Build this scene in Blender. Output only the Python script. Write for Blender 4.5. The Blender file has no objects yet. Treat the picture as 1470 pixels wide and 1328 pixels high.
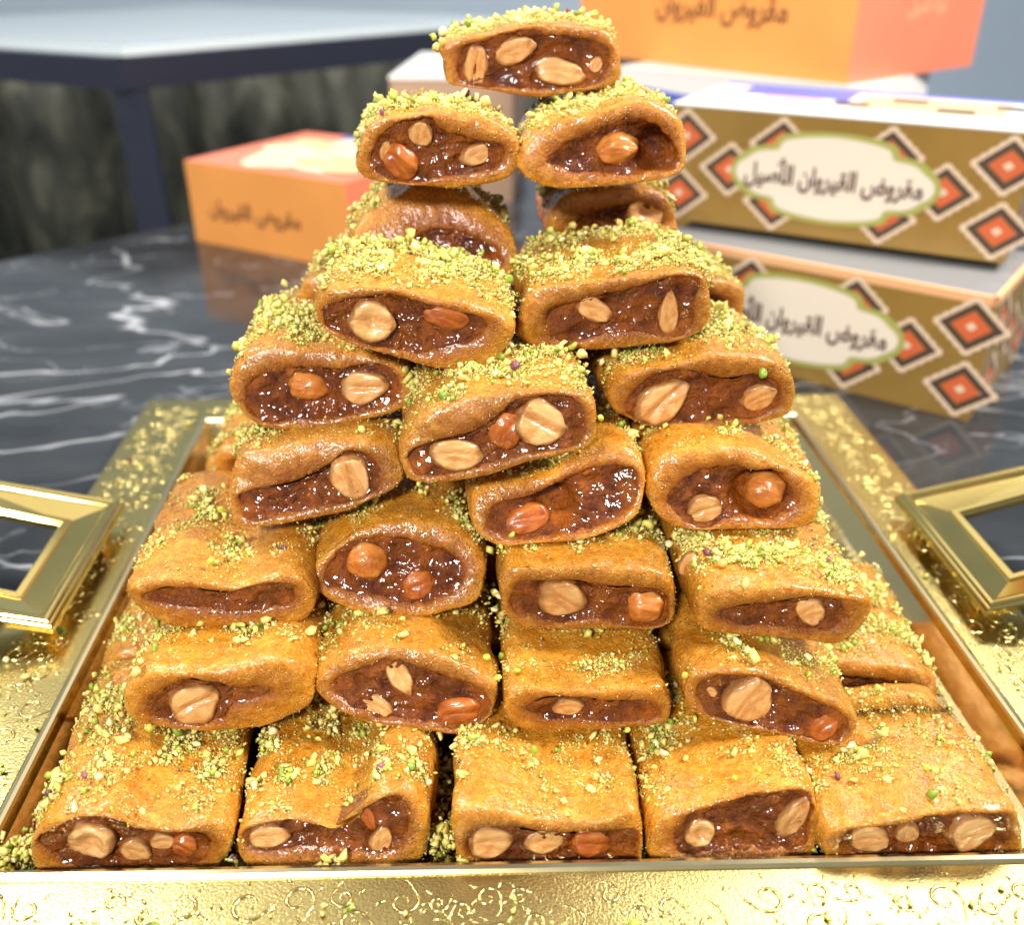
import bpy, bmesh, math, random
import numpy as np
from mathutils import Vector, Matrix, noise as mnoise

# ------------------------------------------------------------------ camera, world, light
CM = 0.01
scn = bpy.context.scene
COL = scn.collection
cam_d = bpy.data.cameras.new('camera'); cam = bpy.data.objects.new('camera', cam_d); COL.objects.link(cam)
cam.location = (0, 0, 23.2*CM)
cam.rotation_euler = (math.radians(90-28.7), 0, math.radians(-3.2))
cam_d.sensor_fit = 'HORIZONTAL'; cam_d.sensor_width = 36.0; cam_d.lens = 36.0*1380/1470
cam_d.clip_start = 0.01; cam_d.clip_end = 50
cam_d.dof.use_dof = True; cam_d.dof.focus_distance = 0.272; cam_d.dof.aperture_fstop = 9.0
scn.camera = cam

w = bpy.data.worlds.new('World'); scn.world = w; w.use_nodes = True
bg = w.node_tree.nodes['Background']
bg.inputs['Color'].default_value = (0.93, 0.96, 1.0, 1); bg.inputs['Strength'].default_value = 0.24

def area_lamp(name, loc, target, size, power, col):
    d = bpy.data.lights.new(name, 'AREA'); d.shape = 'RECTANGLE'; d.size = size[0]; d.size_y = size[1]
    d.energy = power; d.color = col
    o = bpy.data.objects.new(name, d); COL.objects.link(o); o.location = loc
    o.rotation_euler = (Vector(target)-Vector(loc)).to_track_quat('-Z', 'Y').to_euler()
    return o
area_lamp('ceiling_lamp_front', (-0.40, -0.75, 0.85), (0, 0.28, 0.1), (0.20, 0.16), 18, (1.0, 0.96, 0.90))
area_lamp('ceiling_lamp_right', (0.8, 0.25, 1.0), (0.05, 0.3, 0.1), (0.2, 0.22), 18, (1.0, 0.95, 0.88))
area_lamp('ceiling_lamp_back', (0.85, 1.25, 1.5), (0, 0.4, 0.1), (0.6, 0.35), 9, (1.0, 0.98, 0.95))
area_lamp('ceiling_lamp_left', (-0.75, 0.75, 1.2), (0, 0.35, 0.1), (0.22, 0.22), 13, (1.0, 0.97, 0.93))
area_lamp('added_reflection_panel', (-0.1, 1.9, 1.9), (-0.1, 1.3, 0.0), (2.6, 1.1), 6, (1.0, 0.97, 0.92))  # unseen panel, added to give the level gold something bright to mirror
scn.cycles.max_bounces = 7; scn.cycles.diffuse_bounces = 3; scn.cycles.glossy_bounces = 4; scn.cycles.transmission_bounces = 2
scn.cycles.sample_clamp_indirect = 6.0; scn.cycles.caustics_reflective = False; scn.cycles.caustics_refractive = False

scn.view_settings.view_transform = 'Standard'; scn.view_settings.look = 'None'
scn.view_settings.gamma = 1.0; scn.view_settings.use_curve_mapping = False
scn.view_settings.exposure = 0.33

# ------------------------------------------------------------------ helpers
def tag(o, label=None, cat=None, group=None, kind=None):
    if label: o['label'] = label
    if cat: o['category'] = cat
    if group: o['group'] = group
    if kind: o['kind'] = kind
    return o
def empty(name, loc, label=None, cat=None, group=None, rz=0.0):
    o = bpy.data.objects.new(name, None); COL.objects.link(o)
    o.location = loc; o.rotation_euler = (0, 0, rz); o.empty_display_size = 0.01
    return tag(o, label, cat, group)
def link(name, me, parent=None):
    o = bpy.data.objects.new(name, me); COL.objects.link(o)
    if parent is not None: o.parent = parent
    return o
def mesh(name, V, Fc, mats, parent=None, smooth=True, fm=None):
    me = bpy.data.meshes.new(name)
    me.from_pydata([tuple(v) for v in V], [], [tuple(f) for f in Fc])
    if not isinstance(mats, (list, tuple)): mats = [mats]
    for m in mats: me.materials.append(m)
    if fm is not None: me.polygons.foreach_set('material_index', fm)
    me.polygons.foreach_set('use_smooth', [smooth]*len(me.polygons))
    me.update()
    return link(name, me, parent)
def box(name, x0, x1, y0, y1, z0, z1, mat, parent=None, bev=0.0, seg=2, smooth=True):
    bm = bmesh.new(); bmesh.ops.create_cube(bm, size=1)
    for v in bm.verts:
        v.co = Vector((x0+(v.co.x+.5)*(x1-x0), y0+(v.co.y+.5)*(y1-y0), z0+(v.co.z+.5)*(z1-z0)))
    if bev > 0: bmesh.ops.bevel(bm, geom=bm.edges[:], offset=bev, segments=seg, profile=.6, affect='EDGES')
    me = bpy.data.meshes.new(name); bm.to_mesh(me); bm.free()
    me.materials.append(mat)
    me.polygons.foreach_set('use_smooth', [smooth and bev > 0]*len(me.polygons))
    return link(name, me, parent)
def prism(name, poly, z0, z1, mat, parent=None):
    n = len(poly); V = [(x, y, z0) for x, y in poly]+[(x, y, z1) for x, y in poly]
    F = [tuple(range(n-1, -1, -1)), tuple(range(n, 2*n))]+[(i, (i+1) % n, n+(i+1) % n, n+i) for i in range(n)]
    return mesh(name, V, F, mat, parent, False)

# ------------------------------------------------------------------ materials
def new_mat(name):
    m = bpy.data.materials.new(name); m.use_nodes = True
    nt = m.node_tree; b = nt.nodes['Principled BSDF']
    return m, nt, b
def N(nt, t, **kw):
    n = nt.nodes.new(t)
    for k, v in kw.items():
        if k in n.inputs: n.inputs[k].default_value = v
        else: setattr(n, k, v)
    return n
def coords(nt): return N(nt, 'ShaderNodeTexCoord').outputs['Object']
def noise_tex(nt, co, scale, detail=3.0, rough=.5, dist=0.0):
    n = N(nt, 'ShaderNodeTexNoise', Scale=scale, Detail=detail, Roughness=rough, Distortion=dist)
    nt.links.new(co, n.inputs['Vector']); return n.outputs['Fac']
def ramp(nt, fac, stops):
    r = N(nt, 'ShaderNodeValToRGB'); cr = r.color_ramp
    while len(cr.elements) > 1: cr.elements.remove(cr.elements[-1])
    cr.elements[0].position = stops[0][0]; cr.elements[0].color = (*stops[0][1], 1)
    for p, c in stops[1:]:
        e = cr.elements.new(p); e.color = (*c, 1)
    nt.links.new(fac, r.inputs['Fac']); return r.outputs['Color']
def mixc(nt, fac, a, b, mode='MIX'):
    m = N(nt, 'ShaderNodeMix', data_type='RGBA', blend_type=mode)
    for s, v in ((m.inputs[0], fac), (m.inputs[6], a), (m.inputs[7], b)):
        if hasattr(v, 'is_linked'): nt.links.new(v, s)
        elif isinstance(v, (int, float)): s.default_value = v
        else: s.default_value = (*v, 1)
    return m.outputs[2]
def bump(nt, h, strength, dist, prev=None):
    b = N(nt, 'ShaderNodeBump', Strength=strength, Distance=dist)
    nt.links.new(h, b.inputs['Height'])
    if prev is not None: nt.links.new(prev, b.inputs['Normal'])
    return b.outputs['Normal']
def setp(b, **kw):
    for k, v in kw.items(): b.inputs[k.replace('_', ' ')].default_value = v
def plain(name, col, rough=.5, metal=0.0, coat=0.0, var=0.0, vscale=60.):
    m, nt, b = new_mat(name)
    setp(b, Base_Color=(*col, 1), Roughness=rough, Metallic=metal, Coat_Weight=coat)
    if var:
        f = noise_tex(nt, coords(nt), vscale, 4)
        c = ramp(nt, f, [(.3, tuple(x*(1-var) for x in col)), (.7, tuple(min(1, x*(1+var)) for x in col))])
        nt.links.new(c, b.inputs['Base Color'])
    return m

def mat_dough():
    m, nt, b = new_mat('syrup_soaked_semolina'); co = coords(nt)
    oi = N(nt, 'ShaderNodeObjectInfo')
    big = noise_tex(nt, co, 75, 4, .6); fine = noise_tex(nt, co, 1250, 3, .6); mid = noise_tex(nt, co, 330, 4, .62)
    c1 = ramp(nt, big, [(.28, (.34, .115, .004)), (.5, (.56, .225, .012)), (.75, (.76, .39, .040))])
    c1 = mixc(nt, .55, c1, ramp(nt, mid, [(.3, (.34, .11, .004)), (.52, (.58, .23, .014)), (.72, (.80, .43, .065))]))
    c2 = ramp(nt, fine, [(.32, (.52, .42, .32)), (.5, (1, 1, 1))])
    c = mixc(nt, .55, c1, c2, 'MULTIPLY')
    vo = N(nt, 'ShaderNodeTexVoronoi', Scale=950.0); nt.links.new(co, vo.inputs['Vector'])
    gr = ramp(nt, vo.outputs['Distance'], [(.14, (1, 1, 1)), (.34, (0, 0, 0))])
    gm = ramp(nt, noise_tex(nt, co, 190, 3, .7), [(.40, (0, 0, 0)), (.60, (.9,)*3)])
    gf = mixc(nt, 1.0, gr, gm, 'MULTIPLY')
    c = mixc(nt, gf, c, (.90, .62, .20))
    at = N(nt, 'ShaderNodeAttribute', attribute_name='soak')     # syrup soaked dark round the date paste
    sk = N(nt, 'ShaderNodeMath', operation='MULTIPLY'); nt.links.new(at.outputs['Fac'], sk.inputs[0])
    skn = ramp(nt, mid, [(.3, (1, 1, 1)), (.7, (.68,)*3)]); nt.links.new(skn, sk.inputs[1])
    c = mixc(nt, sk.outputs[0], c, (.24, .055, .004))
    hsv = N(nt, 'ShaderNodeHueSaturation', Saturation=1.0)
    mr = N(nt, 'ShaderNodeMapRange'); mr.inputs[3].default_value = .85; mr.inputs[4].default_value = 1.15
    nt.links.new(oi.outputs['Random'], mr.inputs[0]); nt.links.new(mr.outputs[0], hsv.inputs['Value'])
    nt.links.new(c, hsv.inputs['Color']); nt.links.new(hsv.outputs['Color'], b.inputs['Base Color'])
    rr = ramp(nt, mid, [(.3, (.14,)*3), (.7, (.40,)*3)]); nt.links.new(rr, b.inputs['Roughness'])
    setp(b, Specular_IOR_Level=.3, Coat_Weight=.75, Coat_Roughness=.05, Subsurface_Weight=.3, Subsurface_Scale=.004)
    b.inputs['Subsurface Radius'].default_value = (1.0, .5, .12)
    n1 = bump(nt, mid, .9, .0010)
    n2 = bump(nt, fine, .8, .0005, n1)
    n3 = bump(nt, gf, 1.0, .0009, n2)
    nt.links.new(n3, b.inputs['Normal'])
    nt.links.new(bump(nt, gr, .6, .0003, bump(nt, mid, .8, .0007)), b.inputs['Coat Normal'])
    return m
def mat_filling():
    m, nt, b = new_mat('date_paste'); co = coords(nt)
    f = noise_tex(nt, co, 260, 5, .65); g = noise_tex(nt, co, 90, 3, .5)
    c = ramp(nt, f, [(.25, (.030, .005, .001)), (.5, (.170, .036, .004)), (.75, (.42, .125, .014))])
    c = mixc(nt, .45, c, ramp(nt, g, [(.35, (.055, .010, .002)), (.65, (.46, .120, .007))]))
    nt.links.new(c, b.inputs['Base Color'])
    nt.links.new(ramp(nt, f, [(.3, (.10,)*3), (.7, (.34,)*3)]), b.inputs['Roughness'])
    setp(b, Coat_Weight=.85, Coat_Roughness=.04, Specular_IOR_Level=.15)
    n1 = bump(nt, f, 1.0, .0030); n2 = bump(nt, noise_tex(nt, co, 900, 2), .5, .0006, n1); nc = bump(nt, noise_tex(nt, co, 150, 2.5, .5), 1.0, .0026)
    nt.links.new(n2, b.inputs['Normal']); nt.links.new(nc, b.inputs['Coat Normal'])
    return m
def mat_nut(name, a, b_, d, rough=.38):
    m, nt, b = new_mat(name); co = coords(nt)
    mp = N(nt, 'ShaderNodeMapping'); mp.inputs['Scale'].default_value = (.45, 1.3, 1); nt.links.new(co, mp.inputs['Vector'])
    f = noise_tex(nt, mp.outputs[0], 260, 6, .68, .5)
    c = ramp(nt, f, [(.28, d), (.46, a), (.68, b_)])
    at = N(nt, 'ShaderNodeAttribute', attribute_name='skin')
    c = mixc(nt, at.outputs['Fac'], c, ramp(nt, f, [(.3, tuple(x*.45 for x in d)), (.7, tuple(x*.75 for x in a))]))
    nt.links.new(c, b.inputs['Base Color'])
    setp(b, Roughness=rough, Coat_Weight=.7, Coat_Roughness=.06, Specular_IOR_Level=.3)
    nt.links.new(bump(nt, f, .7, .0009), b.inputs['Normal']); nt.links.new(bump(nt, f, .5, .0004), b.inputs['Coat Normal'])
    return m
def mat_crumb():
    m, nt, b = new_mat('ground_pistachio')
    a = N(nt, 'ShaderNodeAttribute', attribute_name='col')
    f = noise_tex(nt, coords(nt), 1400, 2)
    c = mixc(nt, .35, a.outputs['Color'], ramp(nt, f, [(.35, (.55, .55, .45)), (.6, (1, 1, 1))]), 'MULTIPLY')
    nt.links.new(c, b.inputs['Base Color'])
    setp(b, Roughness=.42, Specular_IOR_Level=.6)
    return m
def mat_gold(name, col, rough, grain=0.0, gs=900.):
    m, nt, b = new_mat(name); co = coords(nt)
    setp(b, Base_Color=(*col, 1), Metallic=1.0)
    f = noise_tex(nt, co, 45, 4, .6)
    nt.links.new(ramp(nt, f, [(.3, (rough*.9,)*3), (.7, (rough*1.15,)*3)]), b.inputs['Roughness'])
    g = noise_tex(nt, co, 35, 3)
    nt.links.new(ramp(nt, g, [(.3, tuple(x*.94 for x in col)), (.7, tuple(min(1, x*1.03) for x in col))]), b.inputs['Base Color'])
    if grain:
        nt.links.new(bump(nt, noise_tex(nt, co, gs, 3, .6), grain, .0006), b.inputs['Normal'])
    return m
def mat_marble():
    m, nt, b = new_mat('black_marble'); tc = coords(nt)
    mp = N(nt, 'ShaderNodeMapping'); mp.inputs['Scale'].default_value = (1.0, 2.3, 1.0); mp.inputs['Rotation'].default_value = (0, 0, .12)
    nt.links.new(tc, mp.inputs['Vector']); co = mp.outputs[0]
    def vein(scale, dist, wdt, loc):
        mp2 = N(nt, 'ShaderNodeMapping'); mp2.inputs['Location'].default_value = loc; nt.links.new(co, mp2.inputs['Vector'])
        n = noise_tex(nt, mp2.outputs[0], scale, 4, .5, dist)
        s = N(nt, 'ShaderNodeMath', operation='SUBTRACT'); s.inputs[1].default_value = .5; nt.links.new(n, s.inputs[0])
        a = N(nt, 'ShaderNodeMath', operation='ABSOLUTE'); nt.links.new(s.outputs[0], a.inputs[0])
        return ramp(nt, a.outputs[0], [(0, (1, 1, 1)), (wdt*.4, (.6,)*3), (wdt, (0, 0, 0))])
    v1 = vein(4.2, .5, .011, (3, 1, 0)); v2 = vein(9, .8, .013, (11, 5, 2)); 
    msk = ramp(nt, noise_tex(nt, co, 5, 2), [(.42, (0, 0, 0)), (.62, (1, 1, 1))])
    v1 = mixc(nt, 1.0, v1, ramp(nt, noise_tex(nt, co, 9, 2), [(.35, (.1,)*3), (.6, (1, 1, 1))]), 'MULTIPLY')
    v2 = mixc(nt, 1.0, v2, msk, 'MULTIPLY')
    base = ramp(nt, noise_tex(nt, co, 9, 6, .6), [(.3, (.016, .017, .019)), (.6, (.036, .039, .042)), (.8, (.075, .08, .083))])
    c = mixc(nt, v1, base, (.50, .51, .53)); c = mixc(nt, v2, c, (.24, .25, .27))
    nt.links.new(c, b.inputs['Base Color']); setp(b, Roughness=.12, Specular_IOR_Level=.5)
    return m

M = dict(
    dough=mat_dough(), fill=mat_filling(), crumb=mat_crumb(), marble=mat_marble(),
    A=mat_nut('roasted_almond', (.62, .29, .085), (.82, .50, .20), (.36, .12, .025)),
    H=mat_nut('cut_hazelnut', (.62, .30, .09), (.84, .53, .22), (.32, .10, .02)),
    W=mat_nut('whole_hazelnut', (.54, .165, .024), (.68, .28, .06), (.26, .06, .010), .28),
    D=mat_nut('syrupy_nut', (.38, .085, .012), (.56, .18, .03), (.15, .03, .006), .2),
    gold=mat_gold('gold_rim', (.64, .52, .20), .20, .22, 1300), mirror=mat_gold('gold_mirror', (.92, .70, .32), .13, .10, 160),
    lip=mat_gold('gold_lip', (.84, .72, .40), .2), handle=mat_gold('gold_handle', (.88, .66, .22), .11),
)
M['S'] = M['A']

# ------------------------------------------------------------------ the setting
def sheet(name, poly, z, mat):
    return mesh(name, [(x*CM, y*CM, z*CM) for x, y in poly], [tuple(range(len(poly)))], mat, None, False)
tt = prism('marble_tabletop', [(x*CM, y*CM) for x, y in [(-75, -45), (80, -45), (80, 128), (-14, 128), (-22, 92.2), (-75, 45.3)]], -3*CM, 0, M['marble'])
tag(tt, kind='structure')
fl = sheet('floor', [(-400, -150), (400, -150), (400, 420), (-400, 420)], -76, plain('grey_floor_tile', (.34, .37, .37), .3, var=.12, vscale=3)); tag(fl, kind='structure')
wl = box('wall', -4, 4, 2.9, 3.0, -.76, 2.4, plain('pale_blue_plaster', (.68, .82, .97), .7, var=.05, vscale=2)); tag(wl, kind='structure')

# olive patterned panel below the glass table
def mat_backdrop():
    m, nt, b = new_mat('olive_feather_print'); tc = coords(nt)
    mp = N(nt, 'ShaderNodeMapping'); mp.inputs['Scale'].default_value = (1, 1, .38); nt.links.new(tc, mp.inputs['Vector'])
    f = noise_tex(nt, mp.outputs[0], 14, 4, .62, 1.6); g = noise_tex(nt, mp.outputs[0], 5, 2)
    c = ramp(nt, f, [(.38, (.012, .013, .010)), (.5, (.055, .058, .042)), (.62, (.17, .165, .115)), (.75, (.26, .25, .19))])
    c = mixc(nt, .4, c, ramp(nt, g, [(.35, (.015, .018, .016)), (.65, (.15, .15, .11))]))
    nt.links.new(c, b.inputs['Base Color']); setp(b, Roughness=.55); return m
V, F = [], []
nx = 150
for i in range(nx+1):
    x = -1.7+2.15*i/nx; y = 1.95+.018*math.sin(x*33)+.008*math.sin(x*71+1)
    for z in (-.40, -.2, .1): V.append((x, y, z))
for i in range(nx):
    for k in range(2): a = i*3+k; F.append((a, a+3, a+4, a+1))
bd = mesh('backdrop_curtain', V, F, mat_backdrop())
md = bd.modifiers.new('thickness', 'SOLIDIFY'); md.thickness = .006
tag(bd, 'dark olive patterned hanging curtain behind and below the glass table', 'curtain')

# glass table with navy steel frame
navy = plain('navy_steel', (.018, .022, .040), .35, 0, .2)
gt = empty('glass_table', (-.345, 1.093, -.755), 'pale glass topped table with navy steel frame and square leg', 'table')
def beam(name, a, b, wd, z0, z1, mat, parent, ext=0):
    a = Vector(a); b = Vector(b); d = (b-a).normalized(); n = Vector((-d.y, d.x))*wd
    a = a-d*ext
    return prism(name, [tuple(a), tuple(b), tuple(b+n), tuple(a+n)], z0, z1, mat, parent)
c0 = Vector((0, 0)); dR = Vector((.729, .685)); dL = Vector((-.87, .49))
zb = .755
beam('frame_rail', c0, dR*.62, .035, zb+.09, zb+.122, navy, gt)
beam('frame_rail', dL*.62, c0, .035, zb+.09, zb+.122, navy, gt)
beam('frame_rail', dR*.62, dR*.62+dL*.6, .035, zb+.09, zb+.122, navy, gt)
beam('frame_rail', dR*.62+dL*.6, dL*.62, .035, zb+.09, zb+.122, navy, gt)
for p in (Vector((-.02, .008)), dR*.585+dL*.02, dL*.585+dR*.02):
    prism('leg', [(p.x+.004, p.y+.002), (p.x+.038, p.y+.002), (p.x+.038, p.y+.016), (p.x+.004, p.y+.016)], 0, zb+.089, navy, gt)
glass = plain('frosted_pale_glass', (.78, .87, .90), .14, 0, .5)
gp = [c0+Vector((.0, .012)), dR*.61+Vector((-.012, .004)), dR*.61+dL*.59, dL*.61+Vector((.012, .006))]
prism('glass_top', [tuple(p) for p in gp], zb+.1225, zb+.131, glass, gt)

# ------------------------------------------------------------------ cardboard gift boxes
INK = plain('brown_ink', (.075, .022, .018), .6); OLIVE = plain('olive_ink', (.40, .40, .10), .55)
CARD = dict(
    gold=plain('gold_card', (.36, .22, .055), .32, .25, .2, var=.1, vscale=30), cream=plain('cream_ink', (.78, .60, .42), .5),
    dark=plain('dark_brown_ink', (.075, .045, .03), .5), red=plain('vermilion_ink', (.66, .13, .04), .5),
    white=plain('white_card', (.86, .85, .82), .45, 0, .1), edge=plain('peach_card_edge', (.85, .46, .22), .5),
    orange=plain('orange_card', (.88, .36, .085), .42, 0, .15, var=.06, vscale=14), coral=plain('coral_card', (.82, .22, .12), .42, 0, .15, var=.06, vscale=14),
    blue=plain('blue_ink', (.10, .15, .62), .45), beige=plain('beige_ink', (.74, .55, .28), .5), blank=plain('charcoal_ink', (.05, .055, .06), .5),
    tray=plain('grey_card_inside', (.22, .22, .22), .6), pic=plain('cream_picture_print', (.88, .74, .46), .4, 0, .2, var=.25, vscale=55),
    pink=plain('pink_ink', (.80, .45, .42), .5), brown=plain('brown_card', (.45, .30, .20), .5), gilt=plain('gilt_ink', (.80, .52, .28), .4))
def text_mesh(body, width, mat, name='lettering', bold=.012):
    c = bpy.data.curves.new('text', 'FONT'); c.body = body; c.align_x = 'CENTER'; c.align_y = 'CENTER'; c.offset = bold
    c.resolution_u = 2
    o = bpy.data.objects.new('text', c); COL.objects.link(o); bpy.context.view_layer.update()
    me = bpy.data.meshes.new_from_object(o.evaluated_get(bpy.context.evaluated_depsgraph_get()))
    bpy.data.objects.remove(o); bpy.data.curves.remove(c)
    co = np.array([v.co[:] for v in me.vertices]); lo = co.min(0); hi = co.max(0); s = width/(hi[0]-lo[0])
    for v in me.vertices: v.co = Vector(((v.co.x-(lo[0]+hi[0])/2)*s, (v.co.y-(lo[1]+hi[1])/2)*s, 0))
    me.materials.clear(); me.materials.append(mat); me.name = name
    return me
MAQ = '\ufebd\ufeed\ufeae\ufed8\ufee3'
QAI = '\ufee5\ufe8d\ufeed\ufeae\ufef4\ufed8\ufedf\ufe8d'
ASL = '\ufede\ufef4\ufebb\ufe84\ufedf\ufe8d'
OUL = '\ufe94\ufedf\ufeee\ufecb'; QUL = '\ufedd\ufeee\ufef4\ufed8\ufedf\ufe8d'
T_LONG = text_mesh(ASL+' '+QAI+' '+MAQ, 10.4*CM, INK, bold=.03)
T_SHORT = text_mesh(QAI+' '+MAQ, 10.5*CM, plain('umber_ink', (.20, .075, .03), .5), bold=.02)
T_SIDE = text_mesh(QUL+' '+OUL, 5.2*CM, CARD['gilt'], bold=.005)

def on_face(o, org, du, parent, u, v, off, sx=1, sv=1):
    """put a flat mesh (xy) on a vertical face: du = unit direction to the reader's right, org = lower left corner"""
    n = Vector((du[1], -du[0], 0))
    R_ = Matrix(((du[0]*sx, 0, n.x), (du[1]*sx, 0, n.y), (0, sv, 0))).to_4x4()
    R_.translation = Vector(org)+Vector((du[0], du[1], 0))*u+Vector((0, 0, v))+n*off
    o.matrix_local = R_
    return o
def motif_mesh(w, h, zig=True):
    """stepped diamond: cream outline, brown ring, vermilion centre, cream spot, as stacked thin sheets"""
    V, F, fm = [], [], []
    def dia(s0, s1, z, mi, saw=0):
        n0 = len(V); ring = []
        for c in range(4):
            a = [(1, 0), (0, 1), (-1, 0), (0, -1)]; p, q = a[c], a[(c+1) % 4]
            k = 10
            for i in range(k):
                t = i/k; e = 1+(.07*(i % 2) if saw else 0)
                ring.append((p[0]*(1-t)+q[0]*t, p[1]*(1-t)+q[1]*t, e))
        m = len(ring)
        for x, y, e in ring: V.append((x*w*s1*e, y*h*s1*e, z))
        if s0 > 0:
            for x, y, e in ring: V.append((x*w*s0, y*h*s0, z))
            for i in range(m): F.append((n0+i, n0+(i+1) % m, n0+m+(i+1) % m, n0+m+i)); fm.append(mi)
        else: F.append(tuple(range(n0, n0+m))); fm.append(mi)
    dia(.84, 1.0, .0001, 0, 1); dia(.56, .80, .0001, 1, 1); dia(0, .52, .0001, 2, 0); dia(0, .16, .0002, 0)
    me = bpy.data.meshes.new('diamond_motif'); me.from_pydata(V, [], F)
    for k in ('cream', 'dark', 'red'): me.materials.append(CARD[k])
    me.polygons.foreach_set('material_index', fm); return me
DIA = motif_mesh(1.95*CM, 1.62*CM)
def cart_mesh(s, mat, z):
    pts = []
    for i in range(96):
        a = 2*math.pi*i/96; c, s_ = math.cos(a), math.sin(a)
        r = 1-.13*math.exp(-((abs(abs(c)-.72))/.10)**2)
        x = math.copysign(abs(c)**.95, c)*5.75*r+math.copysign(.35*max(0, abs(c)-.93)/.07, c); y = math.copysign(abs(s_)**.85, s_)*2.65*r
        k = 1 if s == 1 else s
        pts.append(((x-math.copysign(0 if k == 1 else .32, x)*min(1, abs(x)))*CM, (y-math.copysign(0 if k == 1 else .27, y)*min(1, abs(y)))*CM, z))
    me = bpy.data.meshes.new('cartouche'); me.from_pydata(pts, [], [tuple(range(96))]); me.materials.append(mat); return me
CART_O = cart_mesh(1, OLIVE, 0); CART_I = cart_mesh(.9, plain('cream_label', (.84, .74, .60), .5), 0)

LB, HB = 20.4*CM, 7.0*CM
def gift_box(corner, d, z, depth, label, open_top=False, deco=True, hb=HB, lb=LB, side='gold'):
    """corner = near right bottom corner (cm), d = unit direction along the printed face, away to the reader's left"""
    d = Vector(d).normalized(); back = Vector((-d.y, d.x))
    if back.y < 0: back = -back
    root = empty('gift_box', (corner[0]*CM, corner[1]*CM, z*CM), label, 'box', 'stacked gold printed gift boxes')
    dp = depth*CM
    def P(u, w_): p = d*u+back*w_; return (p.x, p.y)
    poly = [P(lb, 0), P(0, 0), P(0, dp), P(lb, dp)]
    if open_top:
        t = .25*CM
        walls = prism('carton', poly, 0, hb*.93, CARD['gold'], root)
        walls.data.materials.append(CARD['tray']); walls.data.polygons[1].material_index = 1
        for a, b_, nm in ((P(lb, 0), P(0, 0), 0), (P(0, 0), P(0, dp), 1)):
            v = Vector(b_)-Vector(a); n = Vector((-v.y, v.x)).normalized()*t
            prism('carton_rim', [a, b_, tuple(Vector(b_)+n), tuple(Vector(a)+n)], hb*.931, hb, CARD['edge'], root)
    else:
        prism('carton', poly, 0, hb, CARD[side], root)
        if side == 'white':
            mm = bpy.data.meshes.new('side_print'); mm.from_pydata([(0, 0, 0), (lb*.62, 0, 0), (lb*.5, .022, 0), (0, .03, 0)], [], [(0, 1, 2, 3)]); mm.materials.append(CARD['blue'])
            on_face(link('side_print', mm, root), Vector((*(d*lb), 0)), -d, root, 0, .028, .0004)
            mm = bpy.data.meshes.new('side_print'); mm.from_pydata([(0, 0, 0), (lb*.36, 0, 0), (lb*.36, .02, 0), (.03, .02, 0)], [], [(0, 1, 2, 3)]); mm.materials.append(CARD['beige'])
            on_face(link('side_print', mm, root), Vector((*(d*lb), 0)), -d, root, lb*.6, .03, .0004)
        q = .15*CM
        prism('lid', [P(lb+q*.2, -q*.2), P(-q*.2, -q*.2), P(-q*.2, dp+q*.2), P(lb+q*.2, dp+q*.2)], hb+.0001, hb+.12*CM, CARD['white'], root)
        zt = hb+.12*CM+.0002
        def strip(name, u0, u1, w0, w1, mat, dz=0): 
            return mesh(name, [(*P(u1, w0), zt+dz), (*P(u0, w0), zt+dz), (*P(u0, w1), zt+dz), (*P(u1, w1), zt+dz)], [(0, 1, 2, 3)], mat, root, False)
        strip('lid_print', .02, .105, dp*.30, dp*.86, CARD['beige'])
        strip('lid_print', .0, lb, dp*.90, dp*.99, CARD['blue'])
        for k in range(4):
            u0 = .006+.03*k; w0 = dp*(.36 if k % 2 else .60)
            strip('lid_square', u0, u0+.022, w0, w0+.018, CARD['blank'], .0002)
        strip('lid_print', lb*.55, lb*.9, dp*.55, dp*.88, CARD['blue'])
        strip('lid_print', lb*.62, lb*.8, dp*.40, dp*.54, CARD['pink'])
    if deco:
        du = -d; org = Vector((*(d*lb), 0))
        for u, v in ((.98, 5.25), (.80, 1.72), (4.0, 3.5), (7.2, 5.2), (7.0, 1.75), (13.4, 5.2), (13.4, 1.75), (16.4, 3.5), (19.4, 5.25), (19.6, 1.72)):
            m_ = link('diamond_motif', DIA, root); on_face(m_, org, du, root, lb-u*CM, v*CM, .0002)
        m_ = link('cartouche_border', CART_O, root); on_face(m_, org, du, root, lb-10.2*CM, 3.55*CM, .0008)
        m_ = link('cartouche', CART_I, root); on_face(m_, org, du, root, lb-10.2*CM, 3.55*CM, .0011)
        m_ = link('lettering', T_LONG, root); on_face(m_, org, du, root, lb-10.2*CM, 3.55*CM, .0014, 1, 1.45)
        # near end face
        bd_ = back
        for u, v in ((1.1, 5.25), (1.3, 1.72), (5.0, 3.5), (8.6, 5.25), (8.6, 1.72)):
            if u*CM < dp-.02:
                m_ = link('diamond_motif', DIA, root); on_face(m_, (0, 0, 0), bd_, root, u*CM+.012, v*CM, .0003)
    return root
gift_box((27.46, 45.58), (-.770, .638), 0, 11.5, 'gold gift box with open grey top on the marble, under the other gold box', open_top=True)
gift_box((30.62, 51.18), (-.838, .546), 7.05, 11.0, 'gold gift box with white lid on top of the open gold box')
gift_box((28.6, 68.6), (-.766, .643), 0, 13.5, 'gold box at the bottom of the rear stack below the orange box', deco=False)
gift_box((28.6, 68.6), (-.766, .643), 7.2, 13.5, 'white and blue lidded box directly under the large orange box', deco=False, hb=6.8*CM, side='white')
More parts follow.
